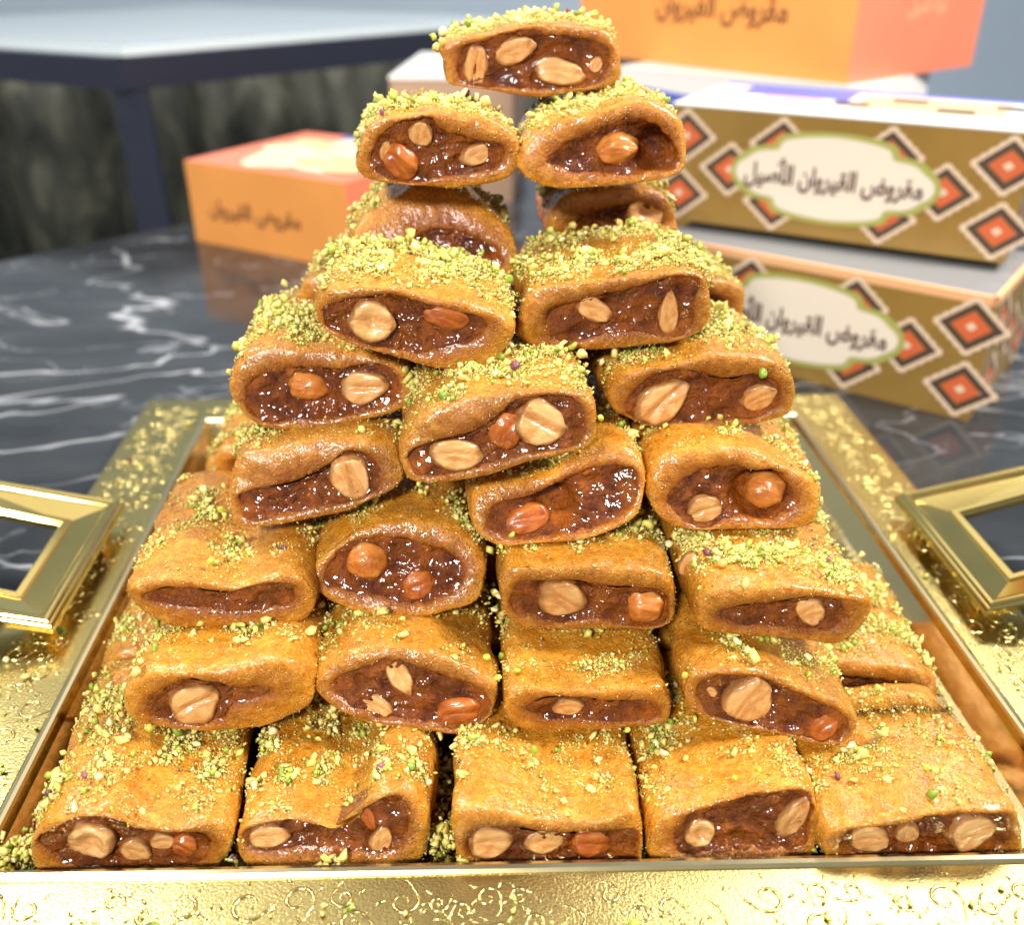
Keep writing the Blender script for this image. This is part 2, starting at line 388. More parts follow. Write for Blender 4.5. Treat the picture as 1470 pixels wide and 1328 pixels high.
# pale box end behind the peak
pb = empty('pale_box', (-6.1*CM, 97.2*CM, 0), 'white topped box with brown end seen behind the topmost pastry', 'box')
prism('carton', [(0, 0), (.115, -.012), (.14, .2), (.025, .212)], 0, 11.4*CM, CARD['brown'], pb)
prism('lid', [(-.001, -.001), (.116, -.013), (.141, .201), (.024, .213)], 11.41*CM, 11.7*CM, CARD['white'], pb)
mesh('lid_print', [(.06, -.004, .1174), (.114, -.010, .1174), (.135, .19, .1174), (.085, .2, .1174)], [(0, 1, 2, 3)], CARD['blue'], pb, False)

def orange_box(corner, d, z, lb, dp, h, label, picture):
    d = Vector(d).normalized(); back = Vector((-d.y, d.x)); back = back if back.y > 0 else -back
    root = empty('orange_box', (corner[0]*CM, corner[1]*CM, z*CM), label, 'box')
    def P(u, w_): p = d*u*CM+back*w_*CM; return (p.x, p.y)
    c = prism('carton', [P(lb, 0), P(0, 0), P(0, dp), P(lb, dp)], 0, h*CM, CARD['orange'], root)
    c.data.materials.append(CARD['coral']); c.data.polygons[3].material_index = 1
    c.data.polygons[1].material_index = 1
    m_ = link('lettering', T_SHORT, root); on_face(m_, (*P(lb, 0), 0), -d, root, (lb*.42 if picture else lb*.56)*CM, (h*.45 if picture else 4.2)*CM, .0004, .95 if picture else 1.2, 1.15 if picture else 1.5)
    m_ = link('side_lettering', T_SIDE, root); on_face(m_, (*P(0, 0), 0), back, root, dp*.52*CM, min(h*.52, 4.6)*CM, .0004, 1, 1.3)
    if picture:
        rng = random.Random(4); pts = []
        n = 26
        for i in range(n):
            a = 2*math.pi*i/n; r = 1+.14*math.sin(5*a+1)+.08*rng.uniform(-1, 1)
            pts.append((*P(lb*.47+math.cos(a)*lb*.40*r, dp*.50+math.sin(a)*dp*.42*r), h*CM+.0004))
        mesh('lid_picture', pts, [tuple(range(n))], CARD['pic'], root, False)
        for k in range(11):
            cu, cw = lb*rng.uniform(.15, .8), dp*rng.uniform(.18, .82); a0 = rng.uniform(-.5, .5); q = []
            for i in range(14):
                a = 2*math.pi*i/14; x, y = math.cos(a)*1.9, math.sin(a)*1.05
                q.append((*P(cu+x*math.cos(a0)-y*math.sin(a0), cw+x*math.sin(a0)+y*math.cos(a0)), h*CM+.0006+.0001*k))
            mesh('lid_picture', q, [tuple(range(14))], CARD[('gilt', 'beige', 'pic')[k % 3]], root, False)
        mesh('lid_print', [(*P(u, w_), h*CM+.0002) for u, w_ in ((lb*.7, dp*.9), (0, dp*.9), (0, dp*.99), (lb*.7, dp*.99))], [(0, 1, 2, 3)], CARD['blue'], root, False)
    return root
orange_box((-8.53, 74.67), (-.837, .548), 0, 17.0, 15.5, 6.8, 'low orange box with a cream picture on its lid, alone on the marble', True)
orange_box((27.3, 70.1), (-.60, .80), 14.15, 27, 17.5, 12, 'large orange box with coral side standing on the rear stack', False)

# ------------------------------------------------------------------ gold tray
tray = empty('serving_tray', (1.8*CM, 30.5*CM, 0), 'gold mirrored serving tray with wide embossed rim and two square handles', 'tray')
TO = Vector((1.8, 30.5, 0))
IN = [(-12.95, 17.65), (16.8, 16.65), (16.8, 43.2), (-12.95, 44.4)]
OUT = [(-16.65, 13.9), (20.05, 12.7), (20.05, 45.95), (-16.65, 47.3)]
def ring_quads(loops, mat, name, parent, smooth=False, cap=False):
    V, F = [], []
    for poly, z in loops:
        for x, y in poly: V.append(((x-TO.x)*CM, (y-TO.y)*CM, z*CM))
    for k in range(len(loops)-1):
        for i in range(4):
            F.append((k*4+i, k*4+(i+1) % 4, (k+1)*4+(i+1) % 4, (k+1)*4+i))
    if cap: k = len(loops)-1; F.append((k*4, k*4+1, k*4+2, k*4+3))
    return mesh(name, V, F, mat, parent, smooth)
def off(poly, d):      # grow outward by d
    cx = [(-1, -1), (1, -1), (1, 1), (-1, 1)]
    return [(x+sx*d, y+sy*d) for (x, y), (sx, sy) in zip(poly, cx)]
RIM = 1.7
rim = ring_quads([(off(OUT, -.15), .02), (off(OUT, .0), .1), (off(OUT, .05), RIM-.25), (off(OUT, -.05), RIM-.02), (off(OUT, -.2), RIM), (off(IN, .34), RIM)], M['gold'], 'rim', tray)
lipm = ring_quads([(off(IN, .342), RIM-.05), (off(IN, .34), RIM+.04), (off(IN, .26), RIM+.11), (off(IN, .14), RIM+.13), (off(IN, .04), RIM+.10), (off(IN, -.02), RIM+.01)], M['lip'], 'lip', tray)
well = ring_quads([(off(IN, -.025), RIM+.005), (off(IN, -.12), RIM-.2), (off(IN, -.75), .82), (off(IN, -.95), .76)], M['mirror'], 'well', tray, cap=True)
# embossed scrolls on the rim (raised flattened tubes)
def scrolls():
    rng = random.Random(11); V, F = [], []
    def tube(path, r0):
        n0 = len(V); m = len(path); K = 6
        for i, (x, y, s) in enumerate(path):
            a = path[max(0, i-1)]; b = path[min(m-1, i+1)]
            t = Vector((b[0]-a[0], b[1]-a[1])); t = t.normalized() if t.length > 1e-9 else Vector((1, 0)); n = Vector((-t.y, t.x))
            for k in range(K):
                g = math.pi*k/(K-1); rr = r0*s
                V.append(((x+n.x*math.cos(g)*rr-TO.x)*CM, (y+n.y*math.cos(g)*rr-TO.y)*CM, (RIM-.012+math.sin(g)*rr*1.0)*CM))
        for i in range(m-1):
            for k in range(K-1): a = n0+i*K+k; F.append((a, a+1, a+K+1, a+K))
    def spiral(cx, cy, R_, a0, hand):
        p = []; T_ = 2.6*math.pi
        for i in range(34):
            t = i/33; a = a0+hand*T_*t; r = R_*(1-.86*t)
            p.append((cx+r*math.cos(a), cy+r*math.sin(a), .45+.55*math.sin(math.pi*min(1, t*1.15+.1))))
        tube(p, .06)
        ax, ay = p[0][0], p[0][1]; q = []
        for i in range(12):
            t = i/11; a = a0-hand*(.9*t); r = R_*(1+.75*t)
            q.append((cx+r*math.cos(a), cy+r*math.sin(a), 1-.75*t))
        tube(q, .05)
        for k in range(3):
            a = a0+hand*(1.2+1.5*k); r0_ = R_*1.12; x0, y0 = cx+r0_*math.cos(a), cy+r0_*math.sin(a)
            tube([(x0+.28*t*math.cos(a+.5), y0+.28*t*math.sin(a+.5), math.sin(math.pi*(.1+.85*t))) for t in (0, .25, .5, .75, 1)], .05)
    pts = []
    tries = 0
    while len(pts) < 330 and tries < 14000:
        tries += 1
        x = rng.uniform(-16.0, 19.4); y = rng.uniform(13.6, 46.0)
        f = (x+12.95)/29.75; yf = 17.65-f*1.0; yb = 44.4-f*1.2
        inside = -12.95-.95 < x < 16.8+.95 and yf-.95 < y < yb+.95
        outb = x < -16.65+.7 or x > 20.05-.7 or y < yf-3.7+.6 or y > yb+2.85-.6
        if inside or outb: continue
        R_ = rng.uniform(.26, .50)
        if any((x-a)**2+(y-b)**2 < (R_+c+.08)**2 for a, b, c in pts): continue
        pts.append((x, y, R_)); spiral(x, y, R_, rng.uniform(0, 6.28), rng.choice((-1, 1)))
    o = mesh('embossed_scrollwork', V, F, M['gold'], tray); tag(o, kind='stuff')
scrolls()
# handles: square frames of flat gilt bar, rising outwards, seated on blocks
def handle(side):
    if side < 0: xi, ya, yb = -14.16, 26.75, 35.0
    else: xi, ya, yb = 18.0, 25.85, 33.75
    s = side; L_ = 7.4; tilt = .30
    V, F = [], []
    def P(o, y, dz): # o = distance outward
        return ((xi+s*o-TO.x)*CM, (y-TO.y)*CM, (2.35+max(0, o-1.6)*tilt+dz)*CM)
    def frame(o0, o1, y0, y1, wd, z0, z1, ch):
        n0 = len(V)
        arc = [(ch*(1-math.cos(g)), ch*(1-math.sin(g))) for g in (0, .4, .8, 1.2, 1.5708)]
        prof = [(0, z0)]+[(e, z1-q) for e, q in arc]+[(wd-e, z1-q) for e, q in reversed(arc)]+[(wd, z0)]
        for e, z in prof:
            for o, y in ((o0+e, y0+e), (o1-e, y0+e), (o1-e, y1-e), (o0+e, y1-e)): V.append(P(o, y, z))
        m = len(prof)
        for k in range(m):
            for i in range(4):
                a = n0+k*4+i; b = n0+k*4+(i+1) % 4; c = n0+((k+1) % m)*4+(i+1) % 4; d = n0+((k+1) % m)*4+i
                F.append((a, b, c, d))
    frame(.0, L_, ya, yb, 1.85, 0, .36, .16)
    h = mesh('handle', V, F, M['handle'], tray, False)
    V.clear(); F.clear()
    frame(.12, L_-.12, ya+.12, yb-.12, .40, .345, .50, .15)
    mesh('raised_border', V, F, M['handle'], h, False)
    V.clear(); F.clear()
    frame(1.55, L_-1.55, ya+1.55, yb-1.55, .29, .345, .47, .06)
    mesh('inner_bead', V, F, M['handle'], h, False)
    for yy in (ya+1.6, yb-1.6):
        x0, x1 = sorted((xi+s*.35, xi+s*1.4))
        box('mount', (x0-TO.x)*CM, (x1-TO.x)*CM, (yy-.5-TO.y)*CM, (yy+.5-TO.y)*CM, (RIM+.005)*CM, 2.345*CM, M['handle'], h, .0008)
handle(-1); handle(1)

# ------------------------------------------------------------------ pastries
# name, base of the cut face (cm), lean of the face (deg), outline and filling outline on the face (cm),
# nuts (kind, u, v, half length, half width, turn), hollows (u, v, radius, depth mm), filling recess (mm)
PIECES=[
('9a',[2.47,33.07,18.6],0,[(-2.91,1.42),(-2.59,1.71),(-1.97,1.85),(-1.35,1.92),(-1.03,2.02),(-0.41,2.13),(0.21,2.19),(0.99,2.19),(1.77,2.08),(2.4,1.97),(2.69,1.72),(2.84,1.21),(2.91,0.54),(2.64,0.31),(2.24,0.25),(1.68,0.16),(1.04,0.07),(0.24,-0.0),(-0.57,0.08),(-1.37,0.24),(-2.16,0.35),(-2.71,0.47),(-2.77,0.95)],[(-2.29,1.31),(-2.05,1.6),(-1.35,1.7),(-0.57,1.95),(0.21,1.95),(0.45,1.8),(1.39,1.8),(2.27,1.5),(2.45,1.07),(2.23,0.62),(1.68,0.33),(0.87,0.33),(0.07,0.3),(-0.73,0.38),(-1.36,0.33),(-2.0,0.39),(-2.35,0.73)],[('S',-1.79,0.98,0.653,0.412,85),('A',-0.53,1.41,0.715,0.42,20),('A',0.94,0.74,0.883,0.44,-11),('A',2.09,0.98,0.293,0.219,60)],[],1.5),
('8a',[-0.56,30.04,16.4],0,[(-2.48,0.66),(-2.33,1.23),(-2.03,1.8),(-1.58,2.07),(-0.99,2.14),(-0.41,2.23),(0.25,2.23),(0.98,2.12),(1.71,1.97),(2.3,1.61),(2.48,1.18),(2.41,0.6),(2.07,0.27),(1.39,0.09),(0.4,-0.01),(-0.5,0.08),(-1.47,0.17),(-2.21,0.32)],[(-1.98,0.94),(-1.76,1.44),(-1.23,1.86),(-0.63,2.06),(-0.12,2.06),(0.08,1.7),(0.82,1.49),(1.55,1.33),(1.93,1.26),(2.0,0.9),(1.54,0.54),(0.79,0.47),(0.04,0.37),(-0.57,0.23),(-1.32,0.28),(-1.82,0.58)],[('D',-1.14,0.79,0.599,0.559,-41),('A',-0.49,1.64,0.407,0.382,77),('A',1.27,1.01,0.669,0.324,17),('A',-1.56,1.12,0.325,0.219,76)],[],1.5),
('8b',[4.44,29.75,16.4],9,[(-2.57,0.72),(-2.41,1.21),(-1.97,1.7),(-1.37,1.98),(-0.49,2.18),(0.25,2.38),(0.98,2.58),(1.66,2.44),(2.28,2.01),(2.53,1.45),(2.57,0.81),(2.43,0.45),(1.83,0.24),(1.07,0.13),(0.31,0.07),(-0.6,0.01),(-1.51,0.02),(-2.19,0.25)],[(-1.67,0.78),(-1.22,1.2),(-0.48,1.55),(0.26,1.82),(0.86,2.03),(1.61,1.81),(2.08,1.38),(2.3,0.88),(2.12,0.56),(1.52,0.49),(0.99,0.35),(0.3,0.47),(-0.46,0.55),(-1.21,0.63)],[('W',0.47,1.11,0.71,0.5,9)],[(1.64,1.1,0.65,9)],2.5),
('7a',[-0.79,30.39,13.3],30,[(-2.72,1.17),(-2.51,1.81),(-2.02,2.37),(-1.21,2.85),(-0.4,3.16),(0.32,3.11),(1.12,2.81),(1.83,2.24),(2.46,1.66),(2.72,1.0),(2.67,0.44),(2.25,0.04),(0.64,-0.01),(-0.96,0.1),(-2.23,0.28),(-2.7,0.69)],[(-0.93,1.14),(-0.68,1.38),(-0.12,1.66),(0.69,1.64),(1.48,1.35),(2.11,0.85),(1.86,0.45),(0.65,0.31),(-0.55,0.57)],[],[],1.5),
('7b',[5.3,32.64,13.3],0,[(-2.23,1.29),(-1.83,2.03),(-1.09,2.35),(0.33,2.46),(1.61,2.24),(2.08,1.65),(2.23,0.79),(1.77,0.1),(0.04,-0.0),(-1.26,0.07),(-2.14,0.6)],[(-1.3,1.1),(-0.47,1.6),(0.54,1.84),(1.39,1.74),(1.6,1.14),(0.95,0.64),(-0.42,0.57)],[('H',1.1,1.58,0.767,0.545,-1)],[],1.5),
('6a',[-1.28,25.45,12.3],3,[(-2.75,1.8),(-2.63,2.28),(-2.21,2.45),(-1.54,2.5),(-0.53,2.48),(0.34,2.23),(1.15,2.07),(1.96,1.81),(2.58,1.48),(2.75,1.11),(2.5,0.53),(2.01,0.02),(1.3,-0.03),(0.39,0.1),(-0.44,0.38),(-1.32,0.66),(-2.06,0.96),(-2.57,1.37)],[(-2.4,1.79),(-2.11,1.99),(-1.56,2.12),(-0.61,2.24),(0.19,1.95),(0.86,1.79),(1.68,1.57),(1.88,1.2),(1.53,0.85),(0.83,0.79),(0.06,0.59),(-0.56,0.67),(-1.24,0.82),(-1.91,1.14),(-2.3,1.36)],[('H',-1.23,1.48,0.7,0.627,-1),('D',0.86,1.55,0.689,0.372,-17)],[],1.5),
('6b',[4.51,26.69,12.3],0,[(-2.86,0.5),(-2.75,1.11),(-2.54,1.71),(-2.18,2.0),(-1.19,2.13),(-0.12,2.26),(0.95,2.38),(1.81,2.44),(2.39,2.36),(2.72,1.98),(2.86,1.3),(2.83,0.84),(2.49,0.46),(1.7,0.2),(0.81,0.11),(-0.38,0.01),(-1.49,0.08),(-2.45,0.18)],[(-2.03,1.25),(-1.45,1.46),(-0.45,1.67),(0.27,1.81),(1.33,2.16),(2.11,2.22),(2.43,1.99),(2.37,1.39),(2.19,0.55),(1.45,0.44),(0.77,0.65),(-0.11,0.6),(-0.91,0.38),(-1.42,0.31),(-1.87,0.79)],[('A',-0.58,1.26,0.624,0.366,-26),('A',1.62,1.14,0.732,0.316,89)],[],1.5),
('5a',[-4.29,26.35,10.0],15,[(-2.7,1.53),(-2.42,2.11),(-1.96,2.51),(-1.15,2.64),(-0.14,2.54),(0.8,2.45),(1.74,2.25),(2.46,1.93),(2.7,1.4),(2.56,0.73),(1.95,0.44),(1.05,0.27),(-0.07,0.07),(-1.04,0.02),(-1.91,0.23),(-2.39,0.7),(-2.68,1.16)],[(-2.27,1.3),(-1.8,1.66),(-0.99,1.86),(-0.18,1.92),(0.55,1.83),(1.44,2.03),(2.09,1.87),(2.32,1.26),(2.12,0.82),(1.37,0.64),(0.32,0.44),(-0.57,0.43),(-1.46,0.37),(-2.1,0.62)],[('W',-0.36,1.33,0.661,0.466,-1),('S',1.36,1.29,0.798,0.558,9)],[],1.5),
('5b',[0.95,22.91,10.0],12,[(-2.61,0.94),(-2.52,1.29),(-2.02,1.9),(-1.15,2.35),(0.08,2.58),(1.07,2.65),(2.07,2.53),(2.54,2.27),(2.64,1.7),(2.56,1.02),(1.74,0.76),(0.82,0.57),(-0.2,0.24),(-1.22,0.07),(-2.09,0.05),(-2.49,0.17),(-2.64,0.53)],[(-2.41,0.64),(-2.11,1.09),(-1.45,1.26),(-0.69,1.44),(-0.02,1.85),(0.45,2.28),(1.02,2.36),(1.77,2.34),(2.3,2.14),(2.34,1.4),(2.06,1.05),(1.39,0.93),(0.44,0.8),(-0.33,0.58),(-1.29,0.33),(-2.14,0.3)],[('A',-1.16,0.8,0.797,0.462,-4),('S',1.14,1.61,0.753,0.706,-27),('D',0.22,1.42,0.575,0.478,60)],[],1.5),
('5c',[7.17,25.95,10.0],0,[(-2.89,0.99),(-2.87,1.31),(-2.59,1.78),(-1.95,2.01),(-1.08,2.14),(-0.36,2.32),(0.36,2.42),(1.11,2.33),(1.87,2.19),(2.5,1.9),(2.83,1.41),(2.89,0.76),(2.72,0.35),(1.9,0.12),(0.77,-0.02),(-0.38,0.01),(-1.52,0.09),(-2.3,0.44),(-2.69,0.7)],[(-2.16,0.64),(-2.05,1.29),(-1.63,1.68),(-0.91,1.9),(-0.16,1.81),(0.6,1.55),(1.33,1.69),(1.94,1.59),(2.37,1.18),(2.3,0.61),(1.65,0.29),(0.74,0.32),(-0.02,0.25),(-1.15,0.2),(-1.84,0.34)],[('S',-1.17,0.9,0.984,0.641,38),('A',1.76,0.95,0.593,0.469,39)],[],1.5),
('4a',[-4.37,24.52,7.7],18,[(-2.57,1.14),(-2.44,1.87),(-2.13,2.26),(-1.26,2.4),(-0.47,2.54),(0.56,2.68),(1.42,2.65),(2.2,2.39),(2.51,1.98),(2.57,1.49),(2.32,1.16),(1.5,0.78),(0.84,0.47),(0.04,0.32),(-0.77,0.18),(-1.73,0.05),(-2.44,0.15),(-2.57,0.57)],[(-2.31,0.81),(-2.21,1.13),(-1.49,1.27),(-0.54,1.41),(0.36,1.87),(0.69,2.19),(1.25,2.21),(1.7,1.75),(1.76,1.26),(1.34,0.9),(0.62,0.76),(-0.1,0.66),(-0.91,0.52),(-1.71,0.34),(-2.19,0.31)],[('S',0.99,1.46,0.748,0.645,-63)],[],1.5),
('4b',[2.67,23.08,7.7],30,[(-2.57,1.18),(-2.44,1.67),(-1.94,1.9),(-1.03,1.96),(-0.53,2.11),(0.3,2.5),(1.14,2.89),(1.81,2.95),(2.38,2.61),(2.57,2.02),(2.47,1.28),(2.24,0.79),(1.65,0.48),(0.81,0.18),(-0.01,0.12),(-0.84,0.11),(-1.58,0.05),(-2.15,0.27),(-2.47,0.61)],[(-2.05,0.92),(-1.63,1.32),(-0.8,1.46),(-0.13,1.77),(0.7,2.08),(1.54,2.3),(2.2,2.2),(2.36,1.78),(2.09,1.13),(1.49,0.73),(0.66,0.51),(-0.17,0.37),(-1.0,0.28),(-1.73,0.42)],[('D',-0.9,0.74,0.7,0.451,18)],[(-0.07,1.15,0.54,7)],2.5),
('4c',[7.9,23.69,7.7],15,[(-2.58,1.09),(-2.52,1.78),(-2.2,2.28),(-1.54,2.51),(-0.62,2.57),(0.22,2.47),(0.73,2.33),(1.34,2.01),(2.12,1.64),(2.58,1.2),(2.58,0.5),(2.39,0.06),(1.62,-0.01),(0.41,-0.01),(-0.79,0.03),(-1.64,0.14),(-2.24,0.47)],[(-1.92,1.07),(-1.51,1.57),(-1.02,1.82),(-0.18,1.92),(0.42,1.82),(1.18,1.76),(1.68,1.22),(1.75,0.7),(1.26,0.27),(0.4,0.34),(-0.12,0.4),(-0.71,0.16),(-1.3,0.22),(-1.74,0.63)],[('S',-0.85,0.64,0.584,0.466,21),('W',1.1,0.93,0.642,0.61,-2)],[(0.79,1.03,0.77,8)],1.5),
('3a',[-7.1,22.83,5.4],0,[(-2.66,1.47),(-2.19,1.73),(-1.26,1.88),(-0.17,1.65),(0.58,1.53),(1.37,1.78),(1.99,1.85),(2.49,1.55),(2.66,0.87),(2.44,0.29),(1.94,0.01),(0.84,-0.04),(-0.41,0.02),(-1.49,0.06),(-2.06,0.39),(-2.5,0.89)],[(-2.2,1.26),(-1.48,1.47),(-0.73,1.41),(0.16,1.26),(1.03,1.51),(1.72,1.48),(2.07,1.18),(1.95,0.8),(1.24,0.68),(0.3,0.63),(-0.61,0.76),(-1.42,0.92),(-1.94,1.06)],[],[],1.0),
('3b',[-2.06,22.99,5.4],30,[(-2.59,1.24),(-2.38,1.72),(-1.89,2.18),(-1.24,2.64),(-0.52,2.86),(0.53,2.91),(1.57,2.72),(2.28,2.21),(2.59,1.56),(2.57,0.83),(2.23,0.36),(1.5,0.15),(0.61,-0.02),(-0.27,0.01),(-1.14,0.16),(-1.85,0.42),(-2.4,0.84)],[(-2.15,1.39),(-1.81,1.94),(-1.09,2.32),(-0.13,2.37),(0.75,2.1),(1.54,1.83),(1.85,1.34),(1.6,0.79),(0.87,0.45),(0.22,0.47),(-0.49,0.7),(-1.28,0.88),(-1.92,1.06)],[('W',-0.87,1.59,0.679,0.601,-2),('D',0.6,0.9,0.52,0.443,28)],[],1.5),
('3c',[3.43,22.15,5.4],0,[(-2.55,1.59),(-2.39,2.17),(-1.91,2.3),(-0.87,2.3),(0.09,2.27),(1.07,2.13),(1.89,2.0),(2.41,1.59),(2.55,0.88),(2.52,0.26),(2.04,-0.03),(1.36,-0.06),(0.19,-0.0),(-0.98,0.05),(-1.98,0.2),(-2.43,0.68)],[(-2.23,1.18),(-2.07,1.57),(-1.42,1.74),(-0.45,1.7),(0.37,1.47),(1.36,1.43),(2.11,1.2),(2.36,0.68),(2.15,0.15),(1.35,0.12),(0.25,0.46),(-0.66,0.35),(-1.49,0.59),(-2.06,0.77)],[('S',-0.72,1.11,0.832,0.656,-34),('W',1.69,0.71,0.585,0.611,-2)],[],1.5),
('3d',[8.83,21.14,5.4],0,[(-2.49,1.23),(-2.43,1.81),(-2.06,2.04),(-1.19,2.05),(-0.23,2.06),(0.74,1.97),(1.57,1.79),(2.42,1.51),(2.49,0.91),(2.16,0.21),(1.63,-0.07),(0.6,0.18),(-0.66,0.34),(-1.73,0.49),(-2.33,0.72)],[(-1.89,1.2),(-1.35,1.42),(-0.55,1.44),(0.31,1.6),(1.28,1.56),(1.68,1.15),(1.53,0.55),(0.79,0.58),(-0.3,0.73),(-1.28,0.82)],[('A',0.78,1.18,0.431,0.514,37)],[],1.5),
('2a',[-7.1,20.99,3.1],0,[(-2.59,1.5),(-2.3,1.88),(-1.72,2.24),(-0.9,2.3),(0.13,2.3),(1.18,2.49),(1.86,2.55),(2.41,2.23),(2.65,1.63),(2.55,0.94),(2.09,0.55),(1.35,0.18),(0.41,0.02),(-0.51,0.02),(-1.56,0.18),(-2.35,0.38),(-2.65,0.8)],[(-1.89,1.27),(-1.38,1.64),(-0.82,1.91),(-0.1,1.77),(0.47,1.55),(1.07,1.61),(1.35,1.4),(0.86,1.13),(0.23,0.96),(-0.05,0.56),(-0.85,0.3),(-1.57,0.54),(-1.91,0.76)],[('S',-0.69,1.1,0.77,0.718,28)],[],1.5),
('2b',[-1.84,20.58,3.1],21,[(-2.6,1.52),(-2.4,1.91),(-1.92,2.28),(-1.23,2.54),(-0.31,2.62),(0.52,2.51),(1.35,2.16),(2.19,1.73),(2.6,1.31),(2.51,0.74),(2.23,0.27),(1.68,-0.07),(0.75,0.01),(-0.17,0.17),(-1.09,0.41),(-1.91,0.77),(-2.43,1.19)],[(-2.03,1.49),(-1.72,1.8),(-1.02,2.01),(-0.41,2.19),(0.27,1.96),(1.11,1.61),(2.02,1.25),(2.32,0.83),(2.0,0.36),(1.37,0.14),(0.68,0.29),(-0.01,0.48),(-0.77,0.56),(-1.53,0.91)],[('A',-0.84,0.8,0.524,0.311,-28),('A',-0.16,1.62,0.616,0.329,-61),('D',1.46,0.54,0.697,0.445,13)],[],1.5),
('2c',[3.29,20.39,3.1],0,[(-2.39,1.15),(-2.26,1.57),(-1.79,1.75),(-0.83,1.65),(0.37,1.59),(1.33,1.59),(2.06,1.56),(2.37,1.12),(2.39,0.48),(2.08,0.16),(1.34,0.04),(0.27,0.04),(-0.8,0.05),(-1.78,0.15),(-2.31,0.62)],[(-1.62,1.01),(-1.15,1.3),(-0.34,1.31),(0.63,1.1),(1.6,1.11),(2.03,0.76),(1.82,0.4),(0.83,0.39),(-0.16,0.5),(-1.13,0.61)],[('S',-0.53,0.95,0.466,0.35,-3)],[],1.2),
('2d',[8.4,19.65,3.1],12,[(-2.5,1.61),(-2.44,2.14),(-2.06,2.43),(-1.26,2.44),(-0.3,2.31),(0.53,1.92),(1.36,1.53),(2.13,1.14),(2.5,0.67),(2.46,0.21),(1.99,-0.09),(1.16,-0.05),(0.32,0.26),(-0.67,0.54),(-1.58,0.85),(-2.24,1.15)],[(-2.01,1.5),(-1.88,2.03),(-1.25,2.18),(-0.45,2.1),(0.22,1.76),(1.05,1.37),(1.82,0.97),(2.19,0.5),(1.9,0.05),(1.24,0.08),(0.39,0.4),(-0.51,0.55),(-1.25,0.7),(-1.76,1.13)],[('A',-0.65,1.4,0.823,0.7,60),('D',1.62,0.39,0.504,0.351,44),('A',-1.72,1.62,0.201,0.187,-2)],[],1.5),
('1a',[-9.09,17.85,0.8],6,[(-2.65,1.19),(-2.38,1.89),(-1.86,2.27),(-0.94,2.44),(-0.25,2.35),(0.32,2.02),(1.39,1.9),(2.29,1.91),(2.65,1.47),(2.53,0.87),(2.09,0.29),(1.49,-0.05),(-0.44,0.01),(-1.98,0.17),(-2.63,0.58)],[(-2.25,1.64),(-1.64,2.02),(-0.88,2.3),(-0.29,2.12),(0.29,1.79),(1.17,1.62),(1.79,1.52),(2.06,1.15),(1.67,0.62),(0.55,0.51),(-0.54,0.55),(-1.6,0.76),(-2.07,1.16)],[('H',-0.97,1.51,0.625,0.663,-3),('A',0.08,1.02,0.434,0.372,-30),('A',0.82,1.28,0.339,0.287,-3),('D',1.36,1.07,0.393,0.37,-30)],[],1.5),
('1b',[-3.82,17.6,0.8],18,[(-2.51,1.47),(-2.31,1.76),(-1.56,1.93),(-0.92,2.0),(0.08,1.64),(0.73,1.86),(1.23,2.6),(1.88,2.65),(2.46,2.04),(2.51,0.9),(2.16,0.3),(0.83,0.0),(-0.57,0.03),(-1.86,0.2),(-2.47,0.75)],[(-2.32,1.51),(-1.57,1.78),(-0.83,1.84),(0.07,1.44),(0.72,1.53),(1.21,2.3),(1.77,2.37),(2.03,1.85),(1.86,1.14),(1.33,0.76),(0.41,0.96),(-0.51,1.06),(-1.16,0.94),(-1.99,1.08)],[('A',-1.69,1.32,0.575,0.366,3),('A',1.3,1.09,0.483,0.31,74),('D',0.96,1.68,0.401,0.19,-65)],[],1.5),
('1c',[1.96,17.34,0.8],6,[(-2.53,2.13),(-2.34,2.47),(-1.61,2.54),(-0.15,2.04),(1.14,1.97),(2.15,2.14),(2.45,1.6),(2.53,0.75),(2.24,0.03),(-0.14,0.0),(-2.02,0.17),(-2.47,0.94)],[(-2.14,1.64),(-1.62,1.89),(-0.7,1.72),(0.22,1.5),(1.33,1.53),(2.17,1.62),(2.33,1.01),(2.03,0.46),(0.23,0.53),(-1.27,0.62),(-2.01,0.96)],[('A',-1.54,1.31,0.648,0.523,-3),('A',-0.09,1.23,0.616,0.383,-3),('D',1.16,1.1,0.621,0.481,-3)],[],1.5),
('1d',[6.96,17.26,0.8],15,[(-2.31,0.84),(-2.14,1.57),(-1.58,1.97),(-0.75,2.24),(0.37,2.5),(1.5,2.6),(2.07,2.47),(2.27,1.88),(2.31,0.91),(2.11,0.27),(0.68,-0.03),(-1.25,0.08),(-2.11,0.34)],[(-1.46,1.0),(-1.38,1.53),(-0.74,2.03),(0.38,2.29),(1.51,2.39),(2.04,2.26),(2.1,1.57),(1.94,0.77),(1.22,0.65),(0.16,0.7),(-0.69,0.64),(-1.27,0.67)],[('H',-0.9,1.21,0.438,0.489,-3),('A',1.65,1.54,0.739,0.389,63)],[],1.5),
('1e',[12.0,16.98,0.8],0,[(-2.8,1.1),(-2.79,1.64),(-2.28,1.94),(-1.46,2.01),(-0.58,2.28),(0.51,2.41),(1.54,2.41),(2.24,2.23),(2.65,1.28),(2.8,0.45),(1.35,-0.01),(-0.61,0.05),(-2.3,0.38)],[(-2.26,1.27),(-1.88,1.78),(-1.05,1.86),(-0.08,2.12),(1.02,2.21),(1.84,2.13),(2.11,1.45),(2.04,0.78),(0.71,0.66),(-0.75,0.76),(-1.82,0.9)],[('A',-1.53,1.4,0.564,0.546,19),('A',-0.51,1.49,0.435,0.335,87),('A',1.19,1.51,0.693,0.655,19)],[],1.5)]

